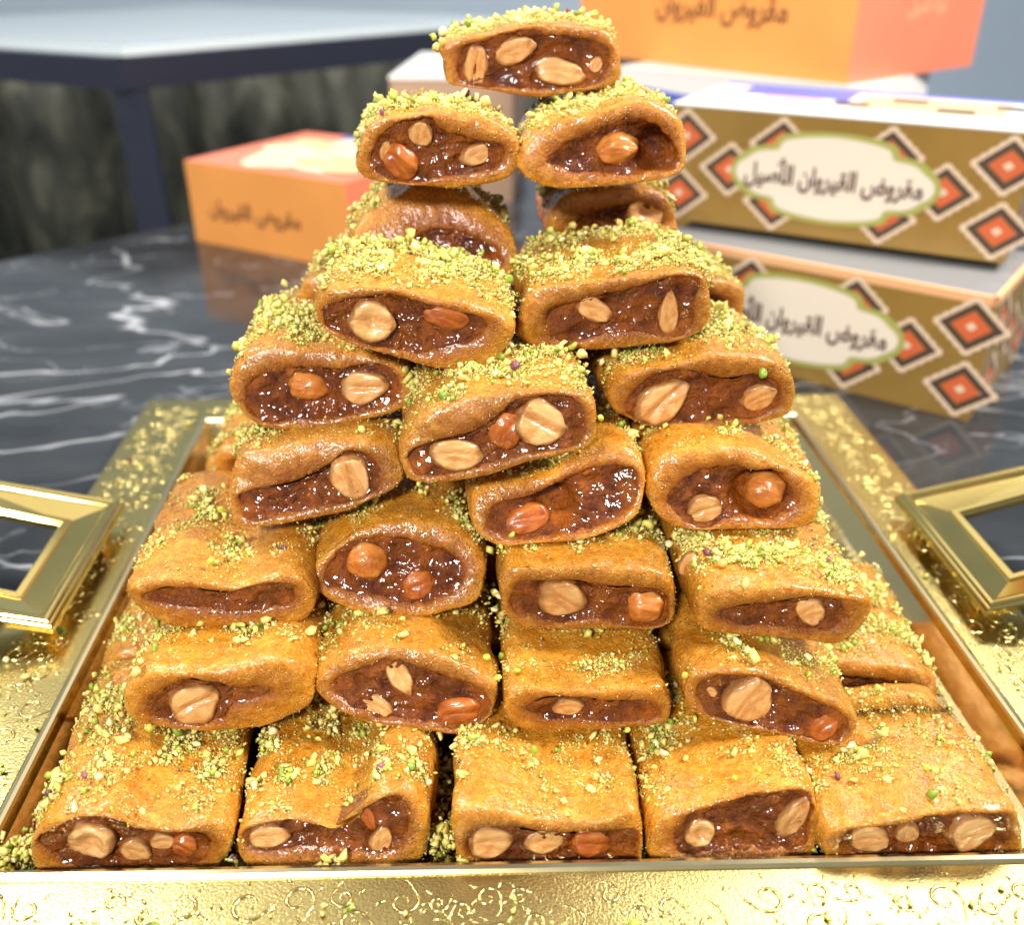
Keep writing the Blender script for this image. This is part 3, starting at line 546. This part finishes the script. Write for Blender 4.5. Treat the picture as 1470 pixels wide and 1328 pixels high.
# how each is told apart, how thickly crumbs lie on top, length (cm)
INFO = {
 '9a': ('single pastry at the very peak with four nuts in its cut face', 1.8, 5.4),
 '8a': ('pastry just under the peak on the left, purple petal on its corner', 2.2, 5.8),
 '8b': ('pastry just under the peak on the right, hollow beside one shiny nut', 1.6, 5.8),
 '7a': ('arched pastry set back under the left pastry below the peak, no nuts showing', 1.1, 4.6),
 '7b': ('half hidden pastry set back under the hollow pastry, one round nut at its edge', 1.8, 4.6),
 '6a': ('crumb heaped pastry left of centre with a ring shaped hazelnut half', 3.2, 4.6),
 '6b': ('crumb heaped pastry right of centre with a small nut and an upright almond', 2.5, 5.6),
 '5a': ('leftmost pastry of the fifth layer, crystallised filling and two nuts', 2.6, 6.2),
 '5b': ('slanting middle pastry jutting forward with an oval almond and a round split nut', 1.9, 6.2),
 '5c': ('right pastry of the fifth layer with a large almond and a green pistachio piece', 1.9, 6.2),
 '4a': ('left pastry of the fourth layer with one almond split in two halves', .8, 6.2),
 '4b': ('middle pastry of the fourth layer, dark hollow and reddish nut', .6, 6.2),
 '4c': ('right pastry of the fourth layer with a whole hazelnut sitting in a hole', .6, 6.2),
 '3a': ('leftmost pastry of the third layer, flat filling without nuts', .9, 6.4),
 '3b': ('tall rounded pastry of the third layer with an orange hazelnut and a pointed one', .7, 6.4),
 '3c': ('third layer pastry under the hollow one, split almond at left and hazelnut at right', 1.8, 6.4),
 '3d': ('rightmost pastry of the third layer, one pale nut near its right end', 2.2, 6.4),
 '2a': ('leftmost pastry of the second layer with one round split nut', .9, 6.4),
 '2b': ('second layer pastry with three nuts, one pale almond standing up', .8, 6.4),
 '2c': ('second layer pastry with thin filling and one small dull almond', .7, 6.4),
 '2d': ('rightmost pastry of the second layer with one big almond bulging out', .8, 6.4),
 '1a': ('front row pastry in the left corner, green crumbs heaped on it, chopped nuts', 2.4, 6.4),
 '1b': ('torn front row pastry, filling spilling through its top', 1.4, 6.4),
 '1c': ('middle pastry of the front row with three nuts in a low opening', 1.0, 6.4),
 '1d': ('front row pastry with a curled nut left and a long pale almond right', .9, 6.4),
 '1e': ('rightmost wide pastry of the front row, three almonds, glossy top', .6, 5.0)}

def smooth_closed(pts, n):
    P = np.array(pts, float); m = len(P); out = []
    for i in range(m):
        p0, p1, p2, p3 = P[i-1], P[i], P[(i+1) % m], P[(i+2) % m]
        for t in np.linspace(0, 1, 12, endpoint=False):
            out.append(.5*((2*p1)+(-p0+p2)*t+(2*p0-5*p1+4*p2-p3)*t*t+(-p0+3*p1-3*p2+p3)*t**3))
    Q = np.array(out); d = np.r_[0, np.cumsum(np.linalg.norm(np.diff(np.r_[Q, Q[:1]], axis=0), axis=1))]
    s = np.linspace(0, d[-1], n, endpoint=False); Qc = np.r_[Q, Q[:1]]
    return np.c_[np.interp(s, d, Qc[:, 0]), np.interp(s, d, Qc[:, 1])]
def radial(poly, c, ang):
    """farthest hit of rays from c with a closed polygon"""
    a = poly-c; b = np.roll(poly, -1, 0)-c; r = np.zeros(len(ang))
    for i, t in enumerate(ang):
        d = np.array([math.cos(t), math.sin(t)]); e = b-a
        den = d[0]*e[:, 1]-d[1]*e[:, 0]; den = np.where(abs(den) < 1e-12, 1e-12, den)
        k = (a[:, 0]*e[:, 1]-a[:, 1]*e[:, 0])/den; u = (a[:, 0]*d[1]-a[:, 1]*d[0])/den
        ok = (u >= -1e-6) & (u <= 1+1e-6) & (k > 0)
        r[i] = k[ok].max() if ok.any() else .1
    return r
def nz(p, sc, seed): return mnoise.noise(Vector((p[0]*sc+seed*3.7, p[1]*sc+seed*1.3, p[2]*sc-seed*2.1)))
def grid_faces(rows, n, start=0):
    F = []
    for k in range(rows-1):
        for i in range(n):
            a = start+k*n+i; b = start+k*n+(i+1) % n
            F.append((a, b, b+n, a+n))
    return F

def nut_mesh(kind, a, b, rng):
    nu, nv = 32, 20; V, F = [], []
    c = b*(.95 if kind == 'W' else .5); tz = rng.uniform(.08, .22) if kind in 'AS' else 0.03; sd = rng.uniform(0, 50)
    gdir = rng.uniform(-.3, .3); SK = []
    for j in range(nv+1):
        ph = math.pi*j/nv; r = math.sin(ph); z = math.cos(ph)
        for i in range(nu):
            t = 2*math.pi*i/nu; x, y = r*math.cos(t), r*math.sin(t)
            zz = math.copysign(abs(z)**(.55 if kind in 'ASH' else .9), z)
            yy = y*(1-tz*x*1.3)
            k = 1+.15*mnoise.noise(Vector((x*1.5+sd, y*1.5, z*1.5)))+.07*mnoise.noise(Vector((x*4+sd, y*4, z*4)))
            if z > 0:
                if kind in 'ASH': zz = min(zz, .72+.10*x*math.sin(sd)+.08*mnoise.noise(Vector((x*2.2+sd, y*2.2, 7))))
                if kind == 'S': zz -= .36*math.exp(-((y-gdir*x)/.13)**2)*z
                if kind == 'H': zz -= .5*math.exp(-((x*x+y*y)/.14))*z; zz += .12*math.exp(-((math.hypot(x, y)-.68)/.2)**2)
                if kind == 'D': zz -= .25*math.exp(-((y+.2*x)/.2)**2)*z
                if kind == 'A': zz -= .10*math.exp(-((y-.1)/.12)**2)*z
            V.append((x*a*k, yy*b*k, zz*c*k)); SK.append(0.0 if kind in 'WD' else min(1, max(0, (math.hypot(x, y)-.80+.10*mnoise.noise(Vector((x*3+sd, y*3, 3))))/.12)))
    F = grid_faces(nv+1, nu)
    me = bpy.data.meshes.new('nut'); me.from_pydata(V, [], [tuple(reversed(f)) for f in F])
    me.polygons.foreach_set('use_smooth', [True]*len(me.polygons)); me.materials.append(M[kind])
    at = me.attributes.new('skin', 'FLOAT', 'POINT'); at.data.foreach_set('value', SK)
    return me
NUTNAME = dict(A='almond', S='split_almond', H='hazelnut_half', W='hazelnut', D='syrupy_nut')

# crumb shapes
def _ico():
    bm = bmesh.new(); bmesh.ops.create_icosphere(bm, subdivisions=1, radius=1)
    v = np.array([q.co[:] for q in bm.verts]); f = np.array([[x.index for x in q.verts] for q in bm.faces]); bm.free(); return v, f
def _oct():
    return np.array([(1, 0, 0), (-1, 0, 0), (0, 1, 0), (0, -1, 0), (0, 0, 1), (0, 0, -1)], float), np.array([(0, 2, 4), (2, 1, 4), (1, 3, 4), (3, 0, 4), (2, 0, 5), (1, 2, 5), (3, 1, 5), (0, 3, 5)])
ICO, OCT = _ico(), _oct()
PAL = np.array([(.84, .70, .22), (.78, .68, .18), (.64, .62, .13), (.42, .48, .06), (.25, .36, .03), (.90, .80, .40), (.74, .50, .13), (.20, .06, .09)])
def crumbs(name, P, size, parent, seed, w=(.27, .25, .18, .10, .05, .10, .04, .01), nrm=None):
    """many irregular chopped bits as one mesh; P positions, size radii (m)"""
    rg = np.random.default_rng(seed); n = len(P)
    if n == 0: return None
    allv, allf, allc, base = [], [], [], 0
    for shp, sel in ((ICO, size > .0009), (OCT, size <= .0009)):
        idx = np.nonzero(sel)[0]; m = len(idx)
        if m == 0: continue
        v0, f0 = shp; k = len(v0)
        jit = v0[None]*(1+rg.uniform(-.42, .34, (m, k, 1)))+rg.normal(0, .16, (m, k, 3))
        jit *= np.c_[rg.uniform(.75, 1.45, m), rg.uniform(.65, 1.1, m), rg.uniform(.5, 1.0, m)][:, None, :]
        q = rg.normal(size=(m, 4)); q /= np.linalg.norm(q, axis=1)[:, None]; a, b, c, d = q.T
        Rm = np.stack([np.stack([1-2*(c*c+d*d), 2*(b*c-a*d), 2*(b*d+a*c)], -1), np.stack([2*(b*c+a*d), 1-2*(b*b+d*d), 2*(c*d-a*b)], -1), np.stack([2*(b*d-a*c), 2*(c*d+a*b), 1-2*(b*b+c*c)], -1)], 1)
        vv = np.einsum('nij,nkj->nki', Rm, jit)*size[idx][:, None, None]+P[idx][:, None, :]
        allv.append(vv.reshape(-1, 3)); allf.append((f0[None]+np.arange(m)[:, None, None]*k+base).reshape(-1, 3))
        col = PAL[rg.choice(len(PAL), m, p=np.array(w)/sum(w))]*rg.uniform(.82, 1.1, (m, 1))
        allc.append(np.repeat(np.c_[np.clip(col, 0, 1), np.ones(m)], k, 0)); base += m*k
    V = np.concatenate(allv); F = np.concatenate(allf); Cc = np.concatenate(allc)
    me = bpy.data.meshes.new(name); me.vertices.add(len(V)); me.vertices.foreach_set('co', V.astype(np.float32).ravel())
    me.loops.add(F.size); me.loops.foreach_set('vertex_index', F.astype(np.int32).ravel())
    me.polygons.add(len(F)); me.polygons.foreach_set('loop_start', (np.arange(len(F))*3).astype(np.int32)); 
    me.update(calc_edges=True); me.validate()
    at = me.attributes.new('col', 'FLOAT_COLOR', 'POINT'); at.data.foreach_set('color', Cc.astype(np.float32).ravel())
    me.materials.append(M['crumb'])
    o = link(name, me, parent); tag(o, kind='stuff'); return o
def sizes(rg, n, med=.00023, sg=.66, mx=.0016): return np.clip(med*np.exp(rg.normal(0, sg, n)), .0002, mx)

NA = 112
def pastry(key, base, tilt, out, fill, nuts, cav, dep, label, amt, length, seed, detail=True, skew=0.0, group='filled pastries of the stack', yaw=0.0):
    rng = random.Random(seed); rg = np.random.default_rng(seed)
    root = empty('filled_pastry', tuple(b*CM for b in base), label, 'pastry', group, yaw)
    t = math.radians(tilt); st, ct = math.sin(t), math.cos(t)
    E2 = Vector((0, st, ct)); NRM = Vector((0, -ct, st))
    O = smooth_closed(out, NA); Fp = smooth_closed(fill, 90)
    area2 = (O[:, 0]*np.roll(O[:, 1], -1)-O[:, 1]*np.roll(O[:, 0], -1)).sum()
    if area2 < 0: O = O[::-1]
    c = Fp.mean(0); c = (Fp.min(0)+Fp.max(0))/2*.5+c*.5
    ang = np.arctan2(O[:, 1]-c[1], O[:, 0]-c[0]); rO = np.linalg.norm(O-c, axis=1)
    rF = np.minimum(radial(Fp, c, ang), rO-.12); rF = np.maximum(rF, .05)
    # ragged inner edge
    rF = rF*(1+np.array([.06*mnoise.noise(Vector((math.cos(a)*3, math.sin(a)*3, seed*1.7)))+.045*mnoise.noise(Vector((math.cos(a)*8, math.sin(a)*9, seed*2.7)))+.03*mnoise.noise(Vector((math.cos(a)*19, math.sin(a)*19, seed*.7))) for a in ang]))
    rF = np.minimum(rF, rO-.07)
    D = np.c_[np.cos(ang), np.sin(ang)]; Fi = c+D*rF[:, None]
    cO = O.mean(0)
    def face_pt(uv, d): # d = depth behind the face plane (cm), along the pastry
        return (uv[0]+skew*d, uv[1]*st+d, uv[1]*ct)
    rows = []
    for d in (.75, .45, .25, .12): rows.append(([Fi[i]*1 for i in range(NA)], d))
    for tt_, d in ((.10, .03), (.25, -.02), (.45, -.045), (.65, -.04), (.82, -.01), (.93, .03)):
        rows.append(([Fi[i]+(O[i]-Fi[i])*tt_ for i in range(NA)], d))
    for sc, d in ((.985, .075), (1.0, .16), (1.006, .30), (1.010, .5), (1.014, .8), (1.018, 1.15), (1.02, 1.55), (1.02, 2.0), (1.02, 2.5), (1.02, 3.1), (1.02, 3.8), (1.015, length-1.4), (1.01, length-.6), (1.0, length-.2), (.96, length-.05), (.85, length), (.45, length+.02)):
        soft = min(1, max(0, (d-.6)/3.0))
        L_ = []
        for i in range(NA):
            q = cO+(O[i]-cO)*sc
            L_.append(q)
        if soft > 0:
            A_ = np.array(L_); S_ = A_.copy()
            for _ in range(int(14*soft)): S_ = (np.roll(S_, 1, 0)+S_*2+np.roll(S_, -1, 0))/4
            L_ = list(A_*.3+S_*.7)
        rows.append((L_, d))
    V = []; nr = len(rows); wsag = rng.uniform(0, 1)
    for k, (L_, d) in enumerate(rows):
        for i in range(NA):
            wb = max(0, min(1, (d-.3)/1.2))
            gx = 1+.05*wb*mnoise.noise(Vector((d*.8, seed*1.9, 1))); gz = 1-.035*max(0, d-1.2)*wsag+.04*wb*mnoise.noise(Vector((d*.9, seed*2.9, 5)))
            p = face_pt((L_[i][0]*gx+.16*wb*mnoise.noise(Vector((d*.55, seed*.77, 9))), L_[i][1]*gz), d)
            out_dir = Vector((D[i][0], 0, D[i][1]))
            n1 = nz(p, 1.1, seed)*.075+nz(p, 3.0, seed+5)*.040+nz(p, 7.0, seed+9)*.022+nz(p, 14., seed+1)*.010
            if k < 10: # on the cut face: push along the face normal and a little in-plane
                q = Vector(p)+NRM*n1*.9
            else:
                q = Vector(p)+out_dir*n1*(1 if L_[i][1] > .3 else .4)
            V.append(tuple(q*CM))
    F = grid_faces(nr, NA); F.append(tuple(range((nr-1)*NA, nr*NA)))
    dough = mesh('dough', V, F, M['dough'], root)
    soak = [1, 1, 1, 1, 1.0, .85, .58, .32, .14, .05]+[0]*(nr-10)
    at = dough.data.attributes.new('soak', 'FLOAT', 'POINT'); at.data.foreach_set('value', np.repeat(np.array(soak, np.float32), NA))
    # filling
    RN = 15; FV = []
    for k in range(RN):
        f = 1.06*(1-k/(RN-1))**.9
        for i in range(NA):
            uv = c+D[i]*rF[i]*max(f, .012)
            edge = max(0, min(1, (1-f)/.28)); 
            p = (uv[0], uv[1], seed)
            dd = dep*.1*(.30+.62*edge)+.13*nz(p, 2.2, seed)+.085*nz(p, 5, seed+3)+.05*nz(p, 11, seed+4)
            for (cu, cv, cr, cd) in cav:
                dd += cd*.1*math.exp(-(((uv[0]-cu)**2+(uv[1]-cv)**2)/(cr*cr))**2)
            dd = max(dd, .0)
            FV.append(tuple(Vector(face_pt(uv, dd))*CM))
    FF = grid_faces(RN, NA); FF.append(tuple(range((RN-1)*NA, RN*NA)))
    mesh('filling', FV, FF, M['fill'], root)
    for (kd, u, v, a, b, an) in nuts:
        me = nut_mesh(kd, a*CM*.95, b*CM*.95, rng)
        o = link(NUTNAME[kd], me, root)
        cavd = sum(cd*.1*math.exp(-(((u-cu)**2+(v-cv)**2)/(cr*cr))**2)*.45 for cu, cv, cr, cd in cav)
        d = dep*.1*.8+cavd+(.13 if kd == 'W' else .02)
        e1 = Vector((1, 0, 0)); aa = math.radians(an)
        x = e1*math.cos(aa)+E2*math.sin(aa); y = -e1*math.sin(aa)+E2*math.cos(aa)
        wob = Matrix.Rotation(rng.uniform(-.25, .25), 3, 'X') @ Matrix.Rotation(rng.uniform(-.2, .2), 3, 'Y')
        m3 = Matrix((x, y, NRM)).transposed() @ wob
        m4 = m3.to_4x4(); m4.translation = Vector(face_pt((u, v), d))*CM
        o.matrix_local = m4
    # ground pistachio on top
    Vn = np.array(V).reshape(nr, NA, 3)
    a = Vn[10:-3]; e1_ = np.roll(a, -1, 1)[:-1]-a[:-1]; e2_ = a[1:]-a[:-1]
    nn = np.cross(e1_, e2_); ar = np.linalg.norm(nn, axis=2)+1e-15; nn = nn/ar[:, :, None]
    up = np.clip((nn[:, :, 2]-.15)/.6, 0, 1)
    cen = a[:-1]+.5*e1_+.5*e2_
    flip = 1 if (nn[:, :, 2]*(cen[:, :, 2]-cen[:, :, 2].mean())).sum() > 0 else -1
    nn = nn*flip; up = np.clip((nn[:, :, 2]-.30)/.5, 0, 1)
    dist = cen[:, :, 1]-Vn[10, :, 1][None]*0
    dep_ = (cen[:, :, 1]-cen[0:1, :, 1].mean())/CM
    msk = np.array([[.5+.9*nz(q*100, .9, seed+2)+.5*nz(q*100, 2.6, seed+6) for q in row] for row in cen])
    msk = np.clip(msk+.20*(amt-1), 0.09, 1.5)**3.2
    wgt = ar*up*msk*np.clip(.12+dep_/1.5, .06, 1.0)*np.where(dep_ > 4.6, .3, 1)
    wgt = wgt.ravel(); wgt = wgt/wgt.sum()
    n = int((3600 if detail else 2200)*amt)
    idx = rg.choice(len(wgt), n, p=wgt)
    A0 = a[:-1].reshape(-1, 3)[idx]; U = rg.uniform(0, 1, (n, 1)); W_ = rg.uniform(0, 1, (n, 1))
    P = A0+e1_.reshape(-1, 3)[idx]*U+e2_.reshape(-1, 3)[idx]*W_
    sz = sizes(rg, n); Nn = nn.reshape(-1, 3)[idx]
    P = P+Nn*(sz*rg.uniform(.15, .75, n)+np.where(rg.random(n) < .3, sz*1.3, 0)+rg.uniform(0, .0011, n)*np.clip(msk.ravel()[idx]-.9, 0, 1))[:, None]
    # a few strays on the cut face
    m = 170 if detail else 40
    ii = rg.integers(0, NA, m); kk = np.clip(4+np.abs(rg.normal(5.5, 2.2, m)), 4, 11).astype(int)
    ff = rg.uniform(0, 1, (m, 1)); P2 = Vn[kk, ii]*(1-ff)+Vn[kk+1, ii]*ff+rg.normal(0, .00025, (m, 3))+np.array(NRM)*.0001; s2 = np.clip(sizes(rg, m, .00019, .35), .00012, .0007)
    crumbs('pistachio_crumbs', P, sz, root, seed+100)
    crumbs('semolina_grains', P2, s2, root, seed+200, (.1, .12, .02, .01, .0, .25, .5, .0))
    return root
def chunk(parent, loc, r, col, seed, name='pistachio_piece'):
    rg = np.random.default_rng(seed)
    bm = bmesh.new(); bmesh.ops.create_icosphere(bm, subdivisions=2, radius=1)
    for v in bm.verts:
        k = 1+.28*mnoise.noise(v.co*1.3+Vector((seed, 0, 0)))+.12*mnoise.noise(v.co*3.1+Vector((seed, 4, 0))); v.co = Vector((v.co.x*k*1.2, v.co.y*k*.9, v.co.z*k*.8))*r
    me = bpy.data.meshes.new(name); bm.to_mesh(me); bm.free()
    at = me.attributes.new('col', 'FLOAT_COLOR', 'POINT'); at.data.foreach_set('color', list((*col, 1))*len(me.vertices))
    me.materials.append(M['crumb']); o = link(name, me, parent); o.location = loc; o.rotation_euler = tuple(rg.uniform(0, 6, 3)); return o

ROOT = {}
for i, (key, base, tilt, out, fill, nuts, cav, dep) in enumerate(PIECES):
    lab, amt, ln = INFO[key]
    ROOT[key] = pastry(key, base, tilt, out, fill, nuts, cav, dep, lab, amt, ln, 7+i*13, skew=random.Random(i).uniform(-.06, .06))

# ---- pastries of the rear rows and flanks (plain ends)
def generic(rng, w=5.2, h=2.45):
    n = 18; pts = []; sh = rng.uniform(-.35, .35)
    for i in range(n):
        a = 2*math.pi*i/n; cx, sy = math.cos(a), math.sin(a)
        x = math.copysign(abs(cx)**.55, cx)*w/2; y = math.copysign(abs(sy)**.6, sy)*h/2
        pts.append((x+sh*y/h*1.6+rng.uniform(-.06, .06), y+h/2+rng.uniform(-.05, .05)))
    f = [(x*.72, (y-h/2)*.5+h/2) for x, y in pts]
    return pts, f
BACK = [  # x, y of the front end, z, yaw deg, crumbs, label
 (-9.3, 24.6, .8, 3, 2.0, 'pastry on the tray floor by the left wall, second from the front'),
 (-9.2, 31.2, .8, -2, 2.1, 'pastry on the tray floor by the left wall, third from the front'),
 (-8.8, 37.6, .8, 1, 2.0, 'pastry on the tray floor in the far left corner'),
 (12.3, 22.5, .8, -7, 2.7, 'pastry on the tray floor by the right wall, behind the rightmost front one'),
 (10.6, 30.4, .8, 2, 2.0, 'pastry on the tray floor at right, third from the front'),
 (-3.4, 24.6, .8, 0, 1.0, 'shaded pastry behind the torn one of the front row'),
 (2.0, 24.4, .8, 0, 1.0, 'shaded pastry behind the middle one of the front row'),
 (7.3, 24.3, .8, 0, 1.0, 'shaded pastry behind the curled nut one of the front row'),
 (-7.6, 27.8, 3.1, -2, 2.0, 'pastry behind the leftmost one of the second layer'),
 (-2.2, 27.4, 3.1, 1, 1.0, 'shaded pastry behind the three nut one of the second layer'),
 (3.2, 27.2, 3.1, -1, 1.0, 'shaded pastry behind the thin filled one of the second layer'),
 (8.6, 26.6, 3.1, 3, 2.0, 'pastry behind the rightmost one of the second layer'),
 (-6.1, 29.8, 5.4, 3, 2.5, 'pastry behind the leftmost one of the third layer'),
 (-.7, 29.8, 5.4, -1, 1.0, 'shaded pastry behind the tall rounded one of the third layer'),
 (4.6, 29.0, 5.4, 1, 1.0, 'shaded pastry in the third layer below the middle of the stack'),
 (9.4, 28.0, 5.4, -2, 2.1, 'pastry behind the rightmost one of the third layer'),
 (-4.9, 31.4, 8.3, 1, 2.9, 'crumb covered pastry behind the left one of the fourth layer'),
 (2.0, 30.0, 7.7, 1, 1.0, 'shaded pastry behind the dark hollow one of the fourth layer'),
 (7.9, 30.3, 7.7, 2, 2.2, 'pastry behind the right one of the fourth layer'),
 (-2.9, 31.3, 10.8, -3, 3.1, 'crumb covered pastry behind the leftmost one of the fifth layer'),
 (2.4, 29.6, 10.1, 2, 2.0, 'pastry in the middle behind the slanting one'),
 (7.6, 32.5, 10.2, 2, 3.1, 'crumb covered pastry behind the right one of the fifth layer'),

]
for i, (x, y, z, yw, amt, lab) in enumerate(BACK):
    rng = random.Random(900+i); o_, f_ = generic(rng, rng.uniform(4.9, 5.4), rng.uniform(2.3, 2.5))
    nu = [('A', rng.uniform(-1.2, 1.2), 1.2, .42, .27, rng.uniform(-50, 50))]
    pastry('b', (x, y, z), 4, o_, f_, nu, [], 1.5, lab, amt, 6.2, 500+i*11, detail=False, group='pastries at the back and flanks of the stack', yaw=math.radians(yw))

# ---- notable pieces of pistachio and petals, stuck to their pastry
def at_face(key, u, v, d=-.1):
    b = next(p for p in PIECES if p[0] == key); t = math.radians(b[2])
    return Vector((u, v*math.sin(t)+d, v*math.cos(t)))*CM
GREEN, LIME, PURP = (.30, .46, .04), (.60, .60, .07), (.30, .09, .13)
for i, (k, l, c, r) in enumerate([('5c', (1.72, -.15, 1.84), 'g', .26), ('1c', (-.25, 2.12, 2.62), 'g', .2), ('3a', (-.28, .54, 2.0), 'l', .22), ('3a', (-.51, 3.24, 2.1), 'l', .24),
    ('3d', (1.4, .94, 2.3), 'p', .12), ('8a', (-1.64, .41, 2.2), 'p', .16), ('1a', (-1.4, 1.53, 2.5), 'p', .18), ('1b', (1.34, 1.53, 2.6), 'p', .2), ('1a', (-.04, 3.0, 2.7), 'l', .2),
    ('5b', (2.75, .29, 1.78), 'l', .16), ('5b', (-2.23, .09, .0), 'l', .14), ('1c', (2.45, 2.75, 2.6), 'l', .15), ('6b', (2.5, 2.68, 2.4), 'p', .12), ('6a', (2.75, 2.11, 2.0), 'g', .22),
    ('2d', (-2.5, .51, 2.2), 'l', .2), ('2b', (2.3, .51, 2.3), 'l', .2), ('2b', (2.6, .1, 1.9), 'l', .18), ('1e', (.34, 1.35, 2.5), 'l', .17), ('1d', (.82, 1.27, 2.5), 'l', .16), ('1d', (.08, 1.02, 2.5), 'l', .16)]):
    chunk(ROOT[k], Vector(l)*CM, r*.55*CM if c != 'p' else r*.6*CM, dict(g=GREEN, l=LIME, p=PURP)[c], i*7+3, 'petal_scrap' if c == 'p' else 'pistachio_piece')
sn = link('almond_piece', nut_mesh('A', .42*CM, .24*CM, random.Random(3)), None); sn.location = (6.40*CM, 22.75*CM, 7.25*CM); sn.rotation_euler = (1.2, -1.1, .3)
tag(sn, 'single almond piece wedged upright between two pastries of the third layer', 'almond')

# ---- loose crumbs on the tray and between the layers
rg = np.random.default_rng(77); pts = []
def scat(n, x0, x1, y0, y1, z, sx=0):
    for _ in range(n): pts.append((rg.uniform(x0, x1), rg.uniform(y0, y1), z))
scat(150, -16, -13.4, 15, 46, 1.72); scat(110, 17.2, 19.5, 14, 44, 1.72); scat(120, -12, 16, 14.6, 16.3, 1.72)
scat(260, -12.2, -11.0, 18.6, 40, .86); scat(260, 14.9, 16.0, 18, 40, .86)
for xg in (-6.45, -.85, 4.55, 9.25): scat(110, xg-.22, xg+.22, 17.4, 22, .9)
scat(200, -12, 15.8, 17.2, 17.6, .85)
for cx, cy, n_ in ((-1.0, 18.4, 130), (-3.83, 17.9, 30), (-12.3, 18.6, 90), (-6.6, 19.6, 40), (-1.1, 21, 90)):
    for _ in range(n_): pts.append((cx+rg.normal(0, .22), cy+rg.normal(0, .35), .9+abs(rg.normal(0, .35))))
for z, xs, y in ((3.0, (-9.8, -4.4, .7, 5.8, 11), 20.6), (5.3, (-9.6, -4.5, .7, 6.2), 22.4), (7.6, (-7, -1.6, .1, 5.3), 24.2), (9.9, (-6, -1.7, 3.9), 25.6)):
    for xx in xs: scat(45, xx-.5, xx+.5, y, y+2.5, z)
P = np.array(pts)*CM; sz = sizes(rg, len(P), .00055, .45, .0016)
for cx, cy, n_, sp in ((-1.0, 18.2, 26, .28), (-3.7, 17.45, 14, .22), (-12.5, 18.5, 24, .25), (-6.5, 18.0, 8, .2), (9.3, 17.7, 12, .2), (-.4, 17.5, 6, .3), (4.6, 18.3, 8, .2)):
    q = np.c_[cx+rg.normal(0, sp, n_), cy+rg.normal(0, .16, n_), 1.15+np.abs(rg.normal(0, .35, n_))]*CM
    P = np.r_[P, q]; sz = np.r_[sz, rg.uniform(.0008, .0017, n_)]
P[:, 2] += sz*.5
o = crumbs('loose_pistachio_crumbs', P, sz, None, 5); tag(o, 'loose yellow green pistachio crumbs scattered on the gold tray', 'crumbs', None, 'stuff')
